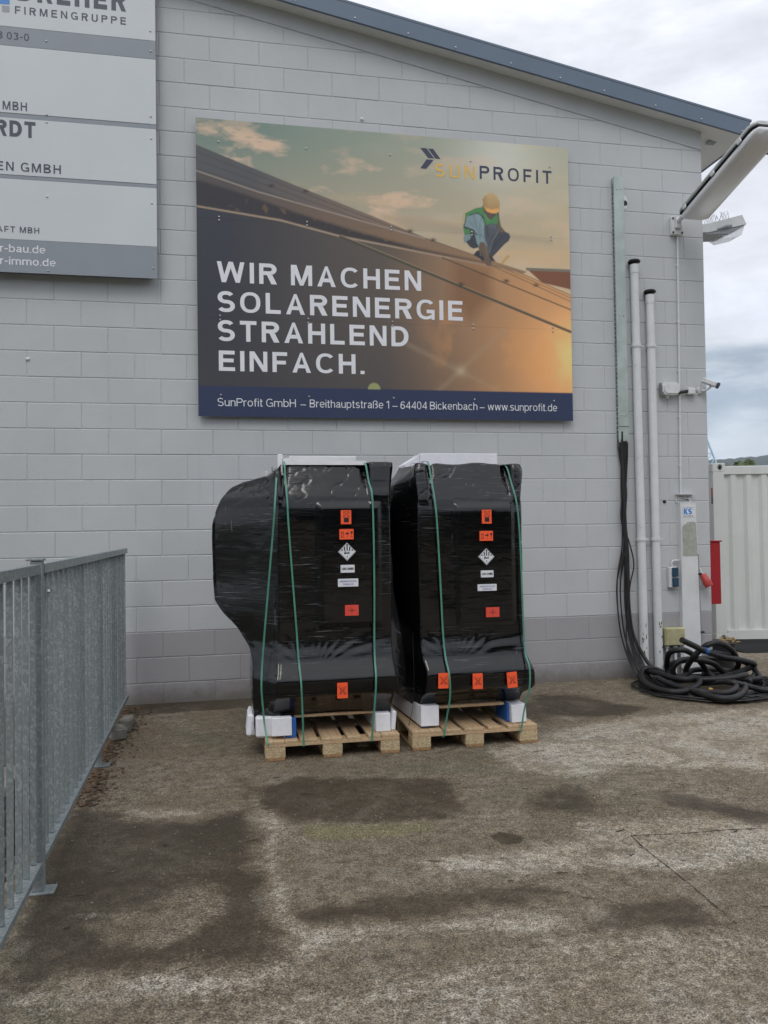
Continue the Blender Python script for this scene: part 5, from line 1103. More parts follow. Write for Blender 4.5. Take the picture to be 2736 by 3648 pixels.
while y > -8.3:
    if all(abs(y - p) > .055 for p in PY): place('bar', bme, RL, (rx(y), y, .1515), (0, 0, random.uniform(-.01, .01)))
    y -= .146 + random.uniform(-.009, .009)
for py in PY + [-6.3]:
    mb = MB()
    if py != -2.10:
        mb.box(rx(py) - .026, rx(py) + .026, py - .026, py + .026, .008, 1.55, .003); p = mb.build('post', M['galv'], RL)
        k = MB(); k.box(rx(py) - .045, rx(py) + .032, py - .032, py + .032, 1.551, 1.561, .002); k.build('post_cap', M['galv'], p)
        k = MB(); k.box(rx(py) + .027, rx(py) + .034, py + .03, py + .09, 1.37, 1.43, .001); k.build('bracket', M['galv'], p)
        k = MB(); k.tube([(rx(py) + .0345, py + .062, 1.40), (rx(py) + .045, py + .062, 1.40)], .012, 6); k.build('bolt', M['steel'], p)
    else:
        mb.box(rx(py) - .026, rx(py) + .020, py - .010, py + .010, .008, 1.489, .002); p = mb.build('post', M['galv'], RL)
    k = MB(); k.box(rx(py) - .075, rx(py) + .075, py - .05, py + .05, .001, .008, .001); k.build('foot_plate', M['galv'], p)

# ------------------------------------------------------------------ pallets
def pallet(x0, yf, lab, seed):
    P = empty('wooden_pallet', (x0 + .5, yf + .6, 0), lab, 'pallet', 'wooden pallets under the wrapped loads'); rnd = random.Random(seed)
    for (a, b_) in ((0, .14), (.14, .238), (.252, .382), (.41, .568), (.60, .708), (.76, .858), (.860, 1.0)):
        mb = MB(); j = rnd.uniform(0, .006); mb.box(x0 + a + .001, x0 + b_ - .001, yf + j, yf + 1.2 - j, .1225, .1445, .003); mb.build('deck_board', M['wood'], P)
    for y0 in (0, .5, 1.055):
        mb = MB(); mb.box(x0 + .002, x0 + .998, yf + y0 + .002, yf + y0 + .145, .1, .122, .002); mb.build('stringer_board', M['wood'], P)
    for xx in (0, .42, .855):
        mb = MB(); mb.box(x0 + xx + .003, x0 + xx + .142, yf + .003, yf + 1.197, 0, .0215, .002); mb.build('runner', M['wood2'], P)
        for y0 in (0.004, .528, 1.055):
            mb = MB(); mb.box(x0 + xx, x0 + xx + .145, yf + y0, yf + y0 + .14, .022, .0995, .002); mb.build('block', M['chip'], P)
    nm = MB()
    for (a, b_) in ((0, .14), (.14, .238), (.252, .382), (.41, .568), (.60, .708), (.76, .858), (.860, 1.0)):
        for yy in (.035, .09):
            xx = x0 + (a + b_) / 2 + rnd.uniform(-.03, .03); nm.tube([(xx, yf + yy, .1443), (xx, yf + yy, .1452)], .0045, 6)
    tag(nm.build('nail_heads', M['inkk'], P), kind='stuff')
    return P
pallet(-5.122, -2.30, 'pale wooden pallet under the left wrapped load', 1)
pallet(-4.022, -2.285, 'pale wooden pallet under the right wrapped load', 2)

# ------------------------------------------------------------------ wrapped loads
def film_body(name, levels, xc, parent, door, seed, top_z, sx=(), spots=()):
    """levels: rows (z, [6 corners (x,y)]) ordered FL, FR, BR, BL, ML2, ML1 ; anticlockwise seen from above starting front-left"""
    zs = np.array([l[0] for l in levels]); Cn = np.array([l[1] for l in levels])            # (L,6,2)
    nz_ = 200; Z = np.linspace(zs[0], zs[-1], nz_)
    cor = np.stack([[np.interp(Z, zs, Cn[:, i, j]) for j in (0, 1)] for i in range(6)], 0).transpose(2, 0, 1)  # (nz,6,2)
    ker = np.hanning(9); ker /= ker.sum()
    for i in range(6):
        for j in (0, 1): cor[:, i, j] = np.convolve(np.pad(cor[:, i, j], 4, 'edge'), ker, 'valid')
    cnt = [80, 78, 60, 46, 40, 46]; loop = []
    for e in range(6):
        a, b_ = cor[:, e], cor[:, (e + 1) % 6]; t = np.arange(cnt[e]) / cnt[e]
        loop.append(a[:, None, :] + (b_ - a)[:, None, :] * t[None, :, None])
    Lp = np.concatenate(loop, 1); n = Lp.shape[1]
    kr = np.hanning(7); kr /= kr.sum(); acc_ = 0
    for i, w in enumerate(kr): acc_ = acc_ + w * np.roll(Lp, i - 3, 1)
    Lp = acc_
    tan = np.roll(Lp, -1, 1) - np.roll(Lp, 1, 1); nrm = np.stack([tan[..., 1], -tan[..., 0]], -1); nrm /= np.maximum(1e-9, np.linalg.norm(nrm, axis=-1, keepdims=True))
    seg = np.linalg.norm(np.roll(Lp, -1, 1) - Lp, axis=-1); S = np.cumsum(seg, 1) - seg; ZZ = np.repeat(Z[:, None], n, 1)
    o_ = seed * 13.7
    d = .0014 * fbm(S * 2.5 + o_, ZZ * 5, 2) + .0006 * fbm(S * 2.2 + o_, (ZZ + .10 * S) * 38, 3) * np.clip(fbm(S * 1.4 + o_, ZZ * 2 + 5, 2) * 4 + .4, 0, 1.4) + .010 * fbm(S * 1.6 + o_, ZZ * 2.2 + 7, 2)
    # the door-like raised panel on the front face: flat, film dips around it
    X = Lp[..., 0]; Yv = Lp[..., 1]; front = (nrm[..., 1] < -.6)
    dx0, dx1, dz0, dz1 = door; dm = polymask(X, ZZ, [(dx0, dz0), (dx1, dz0), (dx1, dz1), (dx0, dz1)], .022) * front
    d = d * (1 - .85 * dm) + .013 * dm - .012 * front * (1 - dm) * np.clip((ZZ - .75) / .1, 0, 1)
    # fan of pinched folds above the ledge
    fan = np.exp(-((ZZ - .80) / .07) ** 2) * front; ang_ = np.arctan2(ZZ - .62, X - (dx0 - .05)); d = d + fan * .0022 * np.sin(ang_ * 26 + 4 * fbm(X * 3, ZZ * 3, 2))
    up_ = np.clip((ZZ - 1.86) / .30, 0, 1) * front
    if sx: d = d + .075 * up_ * np.clip((X - sx[1] - .012) / .02, 0, 1) + .060 * up_ * np.clip((sx[0] - .012 - X) / .02, 0, 1)
    for xs in sx: d = d - .030 * np.exp(-((X - xs) / .022) ** 2) * front * np.clip((ZZ - 2.0) / .1, 0, 1)
    crease = np.abs(fbm(X * 5 + ZZ * 3 + o_, ZZ * 7 - X * 4, 3)); d = d - .006 * np.exp(-(crease / .035) ** 2) * front * np.clip((ZZ - 1.85) / .1, 0, 1) - .004 * np.exp(-(crease / .03) ** 2) * (1 - front)
    Lp = Lp + nrm * d[..., None]
    # arch of the film edge at the bottom, rising in the middle of the front
    wx = np.clip(1 - ((X - xc) / .45) ** 2, 0, 1); low_ = np.clip((.50 - ZZ) / .25, 0, 1); Zf = ZZ + .035 * wx * low_ * front + .012 * fbm(S * 2 + o_, ZZ * 0, 2) * low_
    tp = np.clip((ZZ - (zs[-1] - .12)) / .12, 0, 1); Zf = Zf + tp * (.022 * fbm(S * 3.1 + o_, ZZ * 0 + 3, 3)) - sum([tp * .035 * np.exp(-((X - xs) / .03) ** 2) for xs in sx], 0 * tp)
    P3 = np.concatenate([Lp, Zf[..., None]], -1)
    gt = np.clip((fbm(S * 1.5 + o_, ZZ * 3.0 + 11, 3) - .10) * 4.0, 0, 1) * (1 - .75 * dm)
    for (gx_, gz_, wx_, wz_, am) in spots: gt = np.maximum(gt, am * np.exp(-((X - gx_) / wx_) ** 2 - ((ZZ - gz_) / wz_) ** 2))  # spots place more whitening and painted highlights on the film
    cap = []; cen = P3[-1].mean(0)
    for k, (sc, dz) in enumerate(((.992, .006), (.97, .010), (.8, .004), (.5, 0), (.2, 0), (.01, 0))):
        q = cen + (P3[-1] - cen) * np.array([sc, sc, max(sc - .3, 0) / .7]); q[:, 2] += dz; cap.append(q)
    bot = []; cb = P3[0].mean(0)
    for sc in (.985, .9): q = cb + (P3[0] - cb) * np.array([sc, sc, 1]); q[:, 2] += .004; bot.insert(0, q)
    A = np.concatenate([np.array(bot), P3, np.array(cap)], 0)
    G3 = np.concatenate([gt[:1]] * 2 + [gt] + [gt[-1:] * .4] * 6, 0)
    o = grid_mesh(name, A.reshape(-1, 3), n, A.shape[0], M['film'], parent, closed_u=True, origin=(xc, -1.8, .15), attr=('stretch_highlight', np.repeat(G3.reshape(-1, 1), 3, 1)))
    return o
def ribbon(pts, w, mat, parent, nm='strap', side=Vector((1, 0, 0))):
    sp_ = smooth_pts(pts, 8); mb = MB(); vs = []
    for i, p in enumerate(sp_):
        t = (sp_[min(i + 1, len(sp_) - 1)] - sp_[max(i - 1, 0)]).normalized(); s_ = (side - t * side.dot(t)).normalized() * w / 2; nn = t.cross(s_).normalized() * .0006
        vs += [p - s_ - nn, p + s_ - nn, p + s_ + nn, p - s_ + nn]
    fs = []
    for i in range(len(sp_) - 1):
        for j in range(4): fs.append((i * 4 + j, i * 4 + (j + 1) % 4, (i + 1) * 4 + (j + 1) % 4, (i + 1) * 4 + j))
    fs += [(3, 2, 1, 0), tuple(len(vs) - 4 + j for j in range(4))]
    mb.add(vs, fs); return mb.build(nm, mat, parent)
def sticker(x0, z1, x1, z0, mat, parent, y, nm='label', rot=0.0):
    mb = MB(); cx, cz = (x0 + x1) / 2, (z0 + z1) / 2; Mx = Matrix.Translation((cx, 0, cz)) @ Matrix.Rotation(rot, 4, 'Y') @ Matrix.Translation((-cx, 0, -cz))
    mb.box(x0, x1, y, y + .012, z0, z1, .0004, 0, Mx); return mb.build(nm, mat, parent), Mx
def picto(fn, parent, y, mat, Mx, nm='pictogram'):
    mb = MB(); fn(mb, y - .0006); mb.v = [tuple(Mx @ Vector(v)) for v in mb.v]; return mb.build(nm, mat, parent)
def labels(P, y, L, nof, ynof):
    I4 = Matrix.Identity(4)
    (x0, z1, x1, z0) = L['a']; s, Mx = sticker(x0, z1, x1, z0, M['orange'], P, y, 'do_not_stack_label'); w = x1 - x0; h = z1 - z0
    def f(m, yy):
        m.stroke([(x0 + .28 * w, z0 + .52 * h), (x0 + .78 * w, z0 + .52 * h), (x0 + .78 * w, z0 + .9 * h), (x0 + .28 * w, z0 + .9 * h)], .0022, yy, True)
        m.stroke([(x0 + .2 * w, z0 + .5 * h), (x0 + .84 * w, z0 + .92 * h)], .003, yy); m.stroke([(x0 + .84 * w, z0 + .5 * h), (x0 + .2 * w, z0 + .92 * h)], .003, yy - .0002)
        m.poly([(x0 + .28 * w, z0 + .13 * h), (x0 + .75 * w, z0 + .13 * h), (x0 + .75 * w, z0 + .46 * h), (x0 + .28 * w, z0 + .46 * h)], yy)
    picto(f, s, y, M['inkk'], Mx)
    (x0, z1, x1, z0) = L['b']; w = x1 - x0; h = z1 - z0; s, Mx = sticker(x0, z1, x1, z0, M['orange'], P, y, 'handling_label')
    def f2(m, yy):
        X = lambda u: x0 + u * w; Zz = lambda v: z0 + v * h
        for u in (.14, .26):
            m.stroke([(X(u), Zz(.26)), (X(u), Zz(.68))], .0034, yy); m.poly([(X(u - .05), Zz(.62)), (X(u + .05), Zz(.62)), (X(u), Zz(.78))], yy - .0001)
        m.stroke([(X(.08), Zz(.22)), (X(.32), Zz(.22))], .0034, yy)
        m.poly([(X(.38 + .32 * k / 10), Zz(.5 + .17 * math.sin(math.pi * k / 10))) for k in range(11)], yy)
        m.stroke([(X(.55), Zz(.66)), (X(.55), Zz(.30)), (X(.52), Zz(.22))], .0022, yy - .0001)
        for u, v in ((.56, .76), (.62, .82), (.66, .74)): m.stroke([(X(u), Zz(v)), (X(u + .03), Zz(v - .06))], .0016, yy)
        m.poly([(X(.78), Zz(.78)), (X(.94), Zz(.78)), (X(.92), Zz(.58)), (X(.86), Zz(.52)), (X(.80), Zz(.58))], yy); m.stroke([(X(.86), Zz(.54)), (X(.86), Zz(.28))], .0024, yy - .0001); m.stroke([(X(.79), Zz(.25)), (X(.93), Zz(.25))], .003, yy)
    picto(f2, s, y, M['inkk'], Mx)
    (x0, z1, x1, z0) = L['d']; cx, cz, r = (x0 + x1) / 2, (z0 + z1) / 2, (x1 - x0) / 2
    mb = MB(); mb.prism([(cx - r, cz), (cx, cz - r), (cx + r, cz), (cx, cz + r)], .012, 'y', y); s = mb.build('hazard_diamond', M['whitest'], P)
    def f3(m, yy):
        q = r * .92; m.stroke([(cx - q, cz), (cx, cz - q), (cx + q, cz), (cx, cz + q)], .0022, yy, True)
        for k in (-3, -2, -1, 0, 1, 2, 3):
            xx = cx + k * r * .29; hw = r * .068; topz = cz + (q - abs(xx - cx)) - hw; botz = cz + r * .10
            if topz > botz: m.poly([(xx - hw, botz), (xx + hw, botz), (xx + hw, topz), (xx - hw, topz)], yy - .0001)
        for (a, b_, ww, hh) in ((-.28, -.18, .12, .22), (-.14, -.12, .12, .2), (.02, -.16, .12, .16), (.18, -.14, .12, .16), (-.2, -.0, .12, .1)): m.poly([(cx + (a - ww / 2) * r, cz + (b_ - hh / 2) * r), (cx + (a + ww / 2) * r, cz + (b_ - hh / 2) * r), (cx + (a + ww / 2) * r, cz + (b_ + hh / 2) * r), (cx + (a - ww / 2) * r, cz + (b_ + hh / 2) * r)], yy - .0001)
        m.stroke([(cx - .3 * r, cz - .2 * r), (cx + .28 * r, cz - .16 * r)], .004, yy - .0002); m.poly([(cx + .1 * r, cz - .1 * r), (cx + .26 * r, cz - .1 * r), (cx + .18 * r, cz + .06 * r)], yy - .0002)
    picto(f3, s, y, M['inkk'], I4); text('9', cx - .0045, cx + .0045, cz - r * .68, .016, y - .0009, M['inkk'], s, bold=.02)
    (x0, z1, x1, z0) = L['u']; s, Mx = sticker(x0, z1, x1, z0, M['whitest'], P, y, 'number_label'); w = x1 - x0; h = z1 - z0
    text('UN 3480', x0 + .07 * w, x1 - .07 * w, z0 + .34 * h, .34 * h, y - .0008, M['inkk'], s, bold=.04)
    (x0, z1, x1, z0) = L['o']; s, Mx = sticker(x0, z1, x1, z0, M['whitest'], P, y, 'overpack_label'); w = x1 - x0; h = z1 - z0
    text('UMVERPACKUNG', x0 + .09 * w, x1 - .09 * w, z0 + .56 * h, .25 * h, y - .0008, M['inkpurp'], s, bold=.01); text('OVERPACK', x0 + .23 * w, x1 - .23 * w, z0 + .17 * h, .25 * h, y - .0008, M['inkpurp'], s, bold=.01)
    (x0, z1, x1, z0) = L['c']; s, Mx = sticker(x0, z1, x1, z0, M['redst'], P, y, 'gravity_label'); cx, cz = (x0 + x1) / 2, (z0 + z1) / 2
    def f4(m, yy):
        m.stroke([(cx - .028, cz), (cx + .028, cz)], .0022, yy); m.stroke([(cx, cz - .028), (cx, cz + .028)], .0022, yy - .0001)
        m.stroke([(cx + .011 * math.cos(a), cz + .011 * math.sin(a)) for a in np.linspace(0, 2 * math.pi, 17)[:-1]], .002, yy - .0002, True)
    picto(f4, s, y, M['inkk'], Mx)
    for (x0, z1, x1, z0, rt) in nof:
        s, Mx = sticker(x0, z1, x1, z0, M['orange'], P, ynof, 'no_forklift_label', rt); w = x1 - x0; h = z1 - z0
        def f5(m, yy):
            X = lambda u: x0 + u * w; Zz = lambda v: z0 + v * h
            m.stroke([(X(.30), Zz(.70)), (X(.30), Zz(.38)), (X(.62), Zz(.36)), (X(.66), Zz(.58)), (X(.84), Zz(.58)), (X(.84), Zz(.30))], .0018, yy)
            m.stroke([(X(.40), Zz(.6)), (X(.44), Zz(.72)), (X(.60), Zz(.72)), (X(.64), Zz(.58))], .0018, yy)
            for u in (.36, .66): m.stroke([(X(u + .06 * math.cos(a)), Zz(.30 + .05 * math.sin(a))) for a in np.linspace(0, 2 * math.pi, 9)[:-1]], .0018, yy, True)
            m.stroke([(X(.14), Zz(.25)), (X(.86), Zz(.78))], .0034, yy - .0001); m.stroke([(X(.14), Zz(.78)), (X(.86), Zz(.25))], .0034, yy - .0002)
        picto(f5, s, ynof, M['inkk'], Mx)

# left load
WL = empty('wrapped_cabinet', (-4.65, -1.75, .1445), 'left black film wrapped cabinet with a bulging side and three green straps', 'wrapped load', 'black film wrapped battery cabinets')
def lvl(z, fy, flx, frx, mlx, mly, by=-1.22):
    return (z, [(flx, fy), (frx, fy + .01), (frx + .015, by), (mlx + .15, by), (mlx, -1.5), (mlx, mly)])
lv = [lvl(.285, -2.16, -5.05, -4.155, -5.19, -2.10), lvl(.40, -2.24, -5.04, -4.15, -5.20, -2.11), lvl(.46, -2.31, -5.03, -4.145, -5.20, -2.11), lvl(.58, -2.32, -5.03, -4.145, -5.20, -2.11), lvl(.61, -2.30, -5.02, -4.145, -5.20, -2.10),
      lvl(.70, -2.24, -5.01, -4.15, -5.20, -2.08), lvl(.80, -2.215, -5.01, -4.15, -5.22, -2.04), lvl(.95, -2.21, -5.01, -4.15, -5.31, -1.98), lvl(1.06, -2.21, -5.01, -4.15, -5.42, -1.92), lvl(1.15, -2.21, -5.01, -4.15, -5.48, -1.88), lvl(1.3, -2.21, -5.01, -4.15, -5.495, -1.86),
      lvl(1.62, -2.21, -5.01, -4.15, -5.50, -1.86), lvl(1.74, -2.21, -5.01, -4.15, -5.495, -1.86), lvl(1.86, -2.205, -5.005, -4.15, -5.46, -1.86), lvl(1.94, -2.19, -5.0, -4.15, -5.42, -1.86), lvl(2.02, -2.15, -5.0, -4.15, -5.34, -1.84), lvl(2.08, -2.13, -5.0, -4.15, -5.20, -1.84), lvl(2.12, -2.11, -5.0, -4.15, -5.06, -1.86), lvl(2.19, -2.085, -4.98, -4.15, -4.985, -1.9)]
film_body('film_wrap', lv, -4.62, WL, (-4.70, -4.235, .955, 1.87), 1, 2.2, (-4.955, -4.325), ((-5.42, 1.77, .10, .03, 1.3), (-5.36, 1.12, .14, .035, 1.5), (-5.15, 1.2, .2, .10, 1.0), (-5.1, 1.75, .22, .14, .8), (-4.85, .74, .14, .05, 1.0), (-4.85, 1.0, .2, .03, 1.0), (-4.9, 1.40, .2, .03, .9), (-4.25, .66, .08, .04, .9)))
labels(WL, -2.240, {'a': (-4.538, 1.826, -4.459, 1.721), 'b': (-4.55, 1.684, -4.443, 1.606), 'd': (-4.561, 1.580, -4.427, 1.446), 'u': (-4.544, 1.414, -4.439, 1.356), 'o': (-4.566, 1.31, -4.412, 1.251), 'c': (-4.516, 1.112, -4.412, 1.032)}, [(-4.596, .551, -4.519, .439, 0)], -2.342)
ribbon([(-5.0, -2.0, 2.135), (-5.007, -2.13, 2.118), (-5.03, -2.235, 1.88), (-5.047, -2.24, 1.667), (-5.124, -2.20, .82), (-5.143, -2.235, .55), (-5.134, -2.235, .38), (-5.124, -2.235, .26), (-5.108, -2.312, .15), (-5.10, -2.318, .12)], .0135, M['strap'], WL)
ribbon([(-4.95, -1.9, 2.215), (-4.949, -2.10, 2.205), (-4.945, -2.16, 2.08), (-4.938, -2.225, 1.90), (-4.928, -2.24, 1.665), (-4.884, -2.24, .98), (-4.870, -2.26, .72), (-4.862, -2.345, .57), (-4.855, -2.34, .40), (-4.847, -2.32, .15), (-4.844, -2.312, .098), (-4.843, -2.25, .094)], .0135, M['strap'], WL)
ribbon([(-4.335, -1.9, 2.215), (-4.325, -2.10, 2.20), (-4.31, -2.17, 2.05), (-4.293, -2.235, 1.89), (-4.291, -2.25, 1.307), (-4.295, -2.24, .86), (-4.299, -2.27, .70), (-4.306, -2.345, .57), (-4.314, -2.34, .42), (-4.335, -2.32, .17), (-4.344, -2.312, .10), (-4.344, -2.25, .094)], .0135, M['strap'], WL)
def foam(x0, x1, y0, y1, z0, z1, b=.012, nm='foam_block', mat=None, rot=0, parent=None, lum=0.0):
    mb = MB(); cx, cy = (x0 + x1) / 2, (y0 + y1) / 2; Mx = Matrix.Translation((cx, cy, z0)) @ Matrix.Rotation(rot, 4, 'Y') @ Matrix.Translation((-cx, -cy, -z0))
    mb.box(x0, x1, y0, y1, z0, z1, b, 0, Mx); return mb.build(nm, mat or M['foam'], parent, 50 if b > .01 else None)
foam(-5.185, -4.995, -2.19, -1.3, .147, .300, .014, parent=WL); foam(-5.075, -4.926, -2.262, -2.195, .170, .304, .004, parent=WL); foam(-4.972, -4.892, -2.235, -2.19, .1455, .292, .003, 'blue_foam', M['bluefoam'], parent=WL)
foam(-4.985, -4.973, -2.215, -2.18, .1455, .17, .003, parent=WL)
foam(-5.255, -5.212, -2.15, -1.9, .155, .315, .012, rot=.10, parent=WL); foam(-5.218, -5.190, -2.12, -1.8, .150, .31, .010, rot=-.08, parent=WL)
foam(-4.29, -4.175, -2.225, -1.3, .1455, .285, .006, parent=WL); foam(-4.172, -4.135, -2.2, -1.9, .1455, .29, .008, rot=.1, parent=WL)
foam(-4.94, -4.30, -2.02, -1.25, .1455, .20, .004, 'skid', M['blackpl'], parent=WL) if False else None
mb = MB(); mb.box(-4.9, -4.2, -2.14, -2.05, .270, .292, .003); mb.build('base_board', M['wood'], WL)
# top foam sheet, upright foam, cabinet top
mb = MB(); A_ = [(-4.955 + .64 * k / 16, 2.212 + .028 * math.sin(math.pi * min(1, k / 16 * 1.6 + .1)) ** .5 * (1 if k < 15 else .3)) for k in range(17)]
mb.prism([(A_[0][0], 2.18)] + [(A_[-1][0], 2.18)] + A_[::-1], .5, 'y', -2.10); mb.build('foam_sheet', M['foam'], WL, 40)
foam(-4.995, -4.958, -2.08, -2.0, 2.10, 2.262, .004, parent=WL)
foam(-4.864, -4.294, -1.5, -1.25, 2.19, 2.302, .004, 'cabinet_top', M['whitepl'], parent=WL)
foam(-5.035, -5.022, -1.9, -1.87, 2.10, 2.185, .002, 'clamp', M['steel'], parent=WL); foam(-5.085, -5.060, -1.9, -1.87, 2.09, 2.145, .002, 'clamp', M['whitepl'], parent=WL)

# right load
WR = empty('wrapped_cabinet', (-3.5, -1.7, .1445), 'right black film wrapped cabinet with three crossed forklift labels near its base', 'wrapped load', 'black film wrapped battery cabinets')
def lvr(z, fy, flx, frx, blx=-3.86, by=-1.22):
    wgx = float(np.interp(z, [.28, .8, 1.1, 1.3, 1.75, 1.95, 2.06, 2.13, 2.2], [-4.0, -4.0, -4.07, -4.10, -4.11, -4.08, -4.03, -3.96, -3.91]))
    return (z, [(flx, fy), (frx, fy + .01), (frx + .01, by), (wgx + .1, by), (wgx, -1.45), (flx + (wgx - flx) * .75, fy + .42)])
lv = [lvr(.295, -2.13, -3.925, -3.10), lvr(.38, -2.20, -3.92, -3.09), lvr(.40, -2.25, -3.915, -3.055), lvr(.44, -2.30, -3.905, -3.025), lvr(.56, -2.315, -3.90, -3.030), lvr(.60, -2.30, -3.90, -3.045), lvr(.68, -2.245, -3.915, -3.07), lvr(.80, -2.215, -3.92, -3.085),
      lvr(1.2, -2.21, -3.925, -3.09), lvr(1.8, -2.21, -3.925, -3.09), lvr(1.90, -2.195, -3.925, -3.085), lvr(2.05, -2.14, -3.925, -3.085), lvr(2.14, -2.11, -3.92, -3.09), lvr(2.19, -2.09, -3.90, -3.11)]
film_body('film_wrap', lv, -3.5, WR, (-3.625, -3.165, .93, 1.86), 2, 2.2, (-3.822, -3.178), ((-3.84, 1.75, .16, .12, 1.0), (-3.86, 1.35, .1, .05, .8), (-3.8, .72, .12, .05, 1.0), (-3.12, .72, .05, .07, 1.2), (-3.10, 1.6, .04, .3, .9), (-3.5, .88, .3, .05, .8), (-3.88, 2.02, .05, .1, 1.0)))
labels(WR, -2.240, {'a': (-3.428, 1.819, -3.351, 1.711), 'b': (-3.449, 1.654, -3.342, 1.577), 'd': (-3.461, 1.517, -3.333, 1.389), 'u': (-3.444, 1.346, -3.343, 1.293), 'o': (-3.472, 1.239, -3.319, 1.188), 'c': (-3.408, 1.058, -3.3, .983)},
       [(-3.826, .584, -3.746, .47, .02), (-3.555, .568, -3.477, .452, 0), (-3.279, .565, -3.2, .448, -.06)], -2.338)
ribbon([(-3.83, -1.9, 2.215), (-3.822, -2.10, 2.20), (-3.812, -2.17, 2.05), (-3.796, -2.235, 1.809), (-3.774, -2.235, 1.356), (-3.758, -2.235, .905), (-3.75, -2.27, .70), (-3.742, -2.345, .567), (-3.737, -2.335, .40), (-3.760, -2.30, .22), (-3.781, -2.298, .10), (-3.782, -2.24, .094)], .0135, M['strap'], WR)
ribbon([(-3.19, -1.9, 2.20), (-3.178, -2.10, 2.175), (-3.16, -2.17, 2.04), (-3.139, -2.235, 1.86), (-3.12, -2.24, 1.571), (-3.106, -2.235, 1.053), (-3.100, -2.25, .72), (-3.098, -2.335, .60), (-3.100, -2.335, .444), (-3.127, -2.29, .274), (-3.160, -2.298, .12), (-3.167, -2.298, .10), (-3.168, -2.24, .094)], .0135, M['strap'], WR)
ribbon([(-3.90, -2.0, 2.20), (-3.945, -2.02, 2.16), (-3.955, -2.03, 1.8), (-3.955, -2.05, 1.0), (-3.955, -2.07, .40), (-4.0, -2.08, .16), (-4.027, -2.08, .11)], .014, M['strapk'], WR, side=Vector((0, 1, 0)))
mb = MB(); mb.prism([(-3.935, -2.215), (-3.795, -2.215), (-3.86, -1.25), (-3.99, -1.25)], .153, 'z', .165); mb.build('foam_block', M['foam'], WR); foam(-3.93, -3.84, -2.2, -1.3, .1455, .163, .003, 'rubber_pad', M['inkn'], parent=WR)
foam(-3.205, -3.085, -2.225, -1.3, .150, .290, .005, rot=-.05, parent=WR); foam(-3.228, -3.207, -2.17, -1.9, .1455, .29, .003, 'blue_foam', M['bluefoam'], parent=WR)
mb = MB(); mb.box(-3.79, -3.24, -2.14, -2.05, .275, .297, .003); mb.build('base_board', M['wood'], WR)
foam(-3.765, -3.08, -1.62, -1.3, 2.19, 2.318, .003, 'foam_tray', parent=WR)
mb = MB(); mb.prism([(-3.90, 2.15), (-3.767, 2.15), (-3.767, 2.305), (-3.895, 2.225)], .3, 'y', -1.6); mb.build('foam_tray', M['foam'], WR)

# ------------------------------------------------------------------ container, red panel, ramp
CO = empty('shipping_container', (1.5, 2.2, 0), 'white corrugated steel shipping container standing behind the building corner', 'container')
CA = R(-12.3); cM = Matrix.Translation((1.50, 2.2, 0)) @ Matrix.Rotation(CA, 4, 'Z')
CL, CW, CH = 6.06, 2.44, 2.56
def cb(x0, x1, y0, y1, z0, z1, nm, b=.004, mat=None, parent=None):
    mb = MB(); mb.box(x0, x1, y0, y1, z0, z1, b, 0, cM); return mb.build(nm, mat or M['cream'], parent or CO)
cb(0, CL, .002, .06, CH - .16, CH - .045, 'top_rail'); cb(0.165, CL - .17, .0, .06, .02, .17, 'bottom_rail'); cb(0, .16, .0, .16, .12, CH - .115, 'corner_post')
cb(.003, .06, .165, CW - .17, CH - .17, CH - .045, 'top_rail'); cb(.003, .06, .165, CW - .17, .02, .17, 'bottom_rail'); cb(0, .16, CW - .16, CW, .12, CH - .115, 'corner_post')
cb(.1, CL, .07, CW, CH - .06, CH - .035, 'roof_panel')
for (a, b_) in ((-.004, -.004), (-.004, CW - .16)):
    for z in (0, CH - .115):
        cs = cb(a, a + .178, b_, b_ + .162, z, z + .118, 'corner_casting', .006)
        k = MB(); k.prism([(.10 + .034 * math.cos(t), z + .062 + .042 * math.sin(t)) for t in np.linspace(0, 2 * math.pi, 13)[:-1]], .003, 'y', -.0065, 0, cM); rg = k.build('ring', M['greyband'], cs)
        k = MB(); k.prism([(.10 + .014 * math.cos(t), z + .055 + .022 * math.sin(t)) for t in np.linspace(0, 2 * math.pi, 13)[:-1]], .003, 'y', -.009, 0, cM); k.build('opening', M['inkk'], cs)
def corr(x0, x1, yf, z0, z1):
    mb = MB(); pts = []; x = x0; dep = .036
    while x < x1 - .001:
        for dx, dy in ((0, dep), (.062, dep), (.104, 0), (.166, 0), (.208, dep)): pts.append((min(x + dx, x1), yf + dy))
        x += .22
    vs = [cM @ Vector((a, b_, z)) for z in (z0, z1) for a, b_ in pts]; n = len(pts)
    vs2 = [cM @ Vector((a, b_ + .01, z)) for z in (z0, z1) for a, b_ in pts]
    mb.add(vs, [(i, i + 1, n + i + 1, n + i) for i in range(n - 1)]); mb.add(vs2, [(i + 1, i, n + i, n + i + 1) for i in range(n - 1)])
    return mb.build('corrugated_panel', M['cream'], CO)
corr(.163, CL, .016, .172, CH - .162)
mb = MB(); mb.box(.02, .03, .17, CW - .17, .172, CH - .172, 0, 0, cM); mb.build('end_wall', M['cream'], CO)
mb = MB(); mb.box(-.003, -.001, .02, .07, 2.09, 2.21, 0, 0, cM); mb.build('red_sticker', M['redpl'], CO)
mb = MB(); mb.box(-.003, -.001, .02, .07, 1.98, 2.088, 0, 0, cM); mb.build('green_sticker', M['greenpl'], CO)
RP = empty('red_cabinet', (.45, 1.05, .68), 'flat red metal cabinet between the building corner and the white container', 'cabinet')
mb = MB(); mb.box(.006, .79, 1.0, 1.16, .672, 1.46, .004); mb.build('body', M['redsheet'], RP)
mb = MB(); mb.box(.004, .81, .985, 1.17, 1.461, 1.478, .003); mb.build('lid', M['redsheet'], RP)
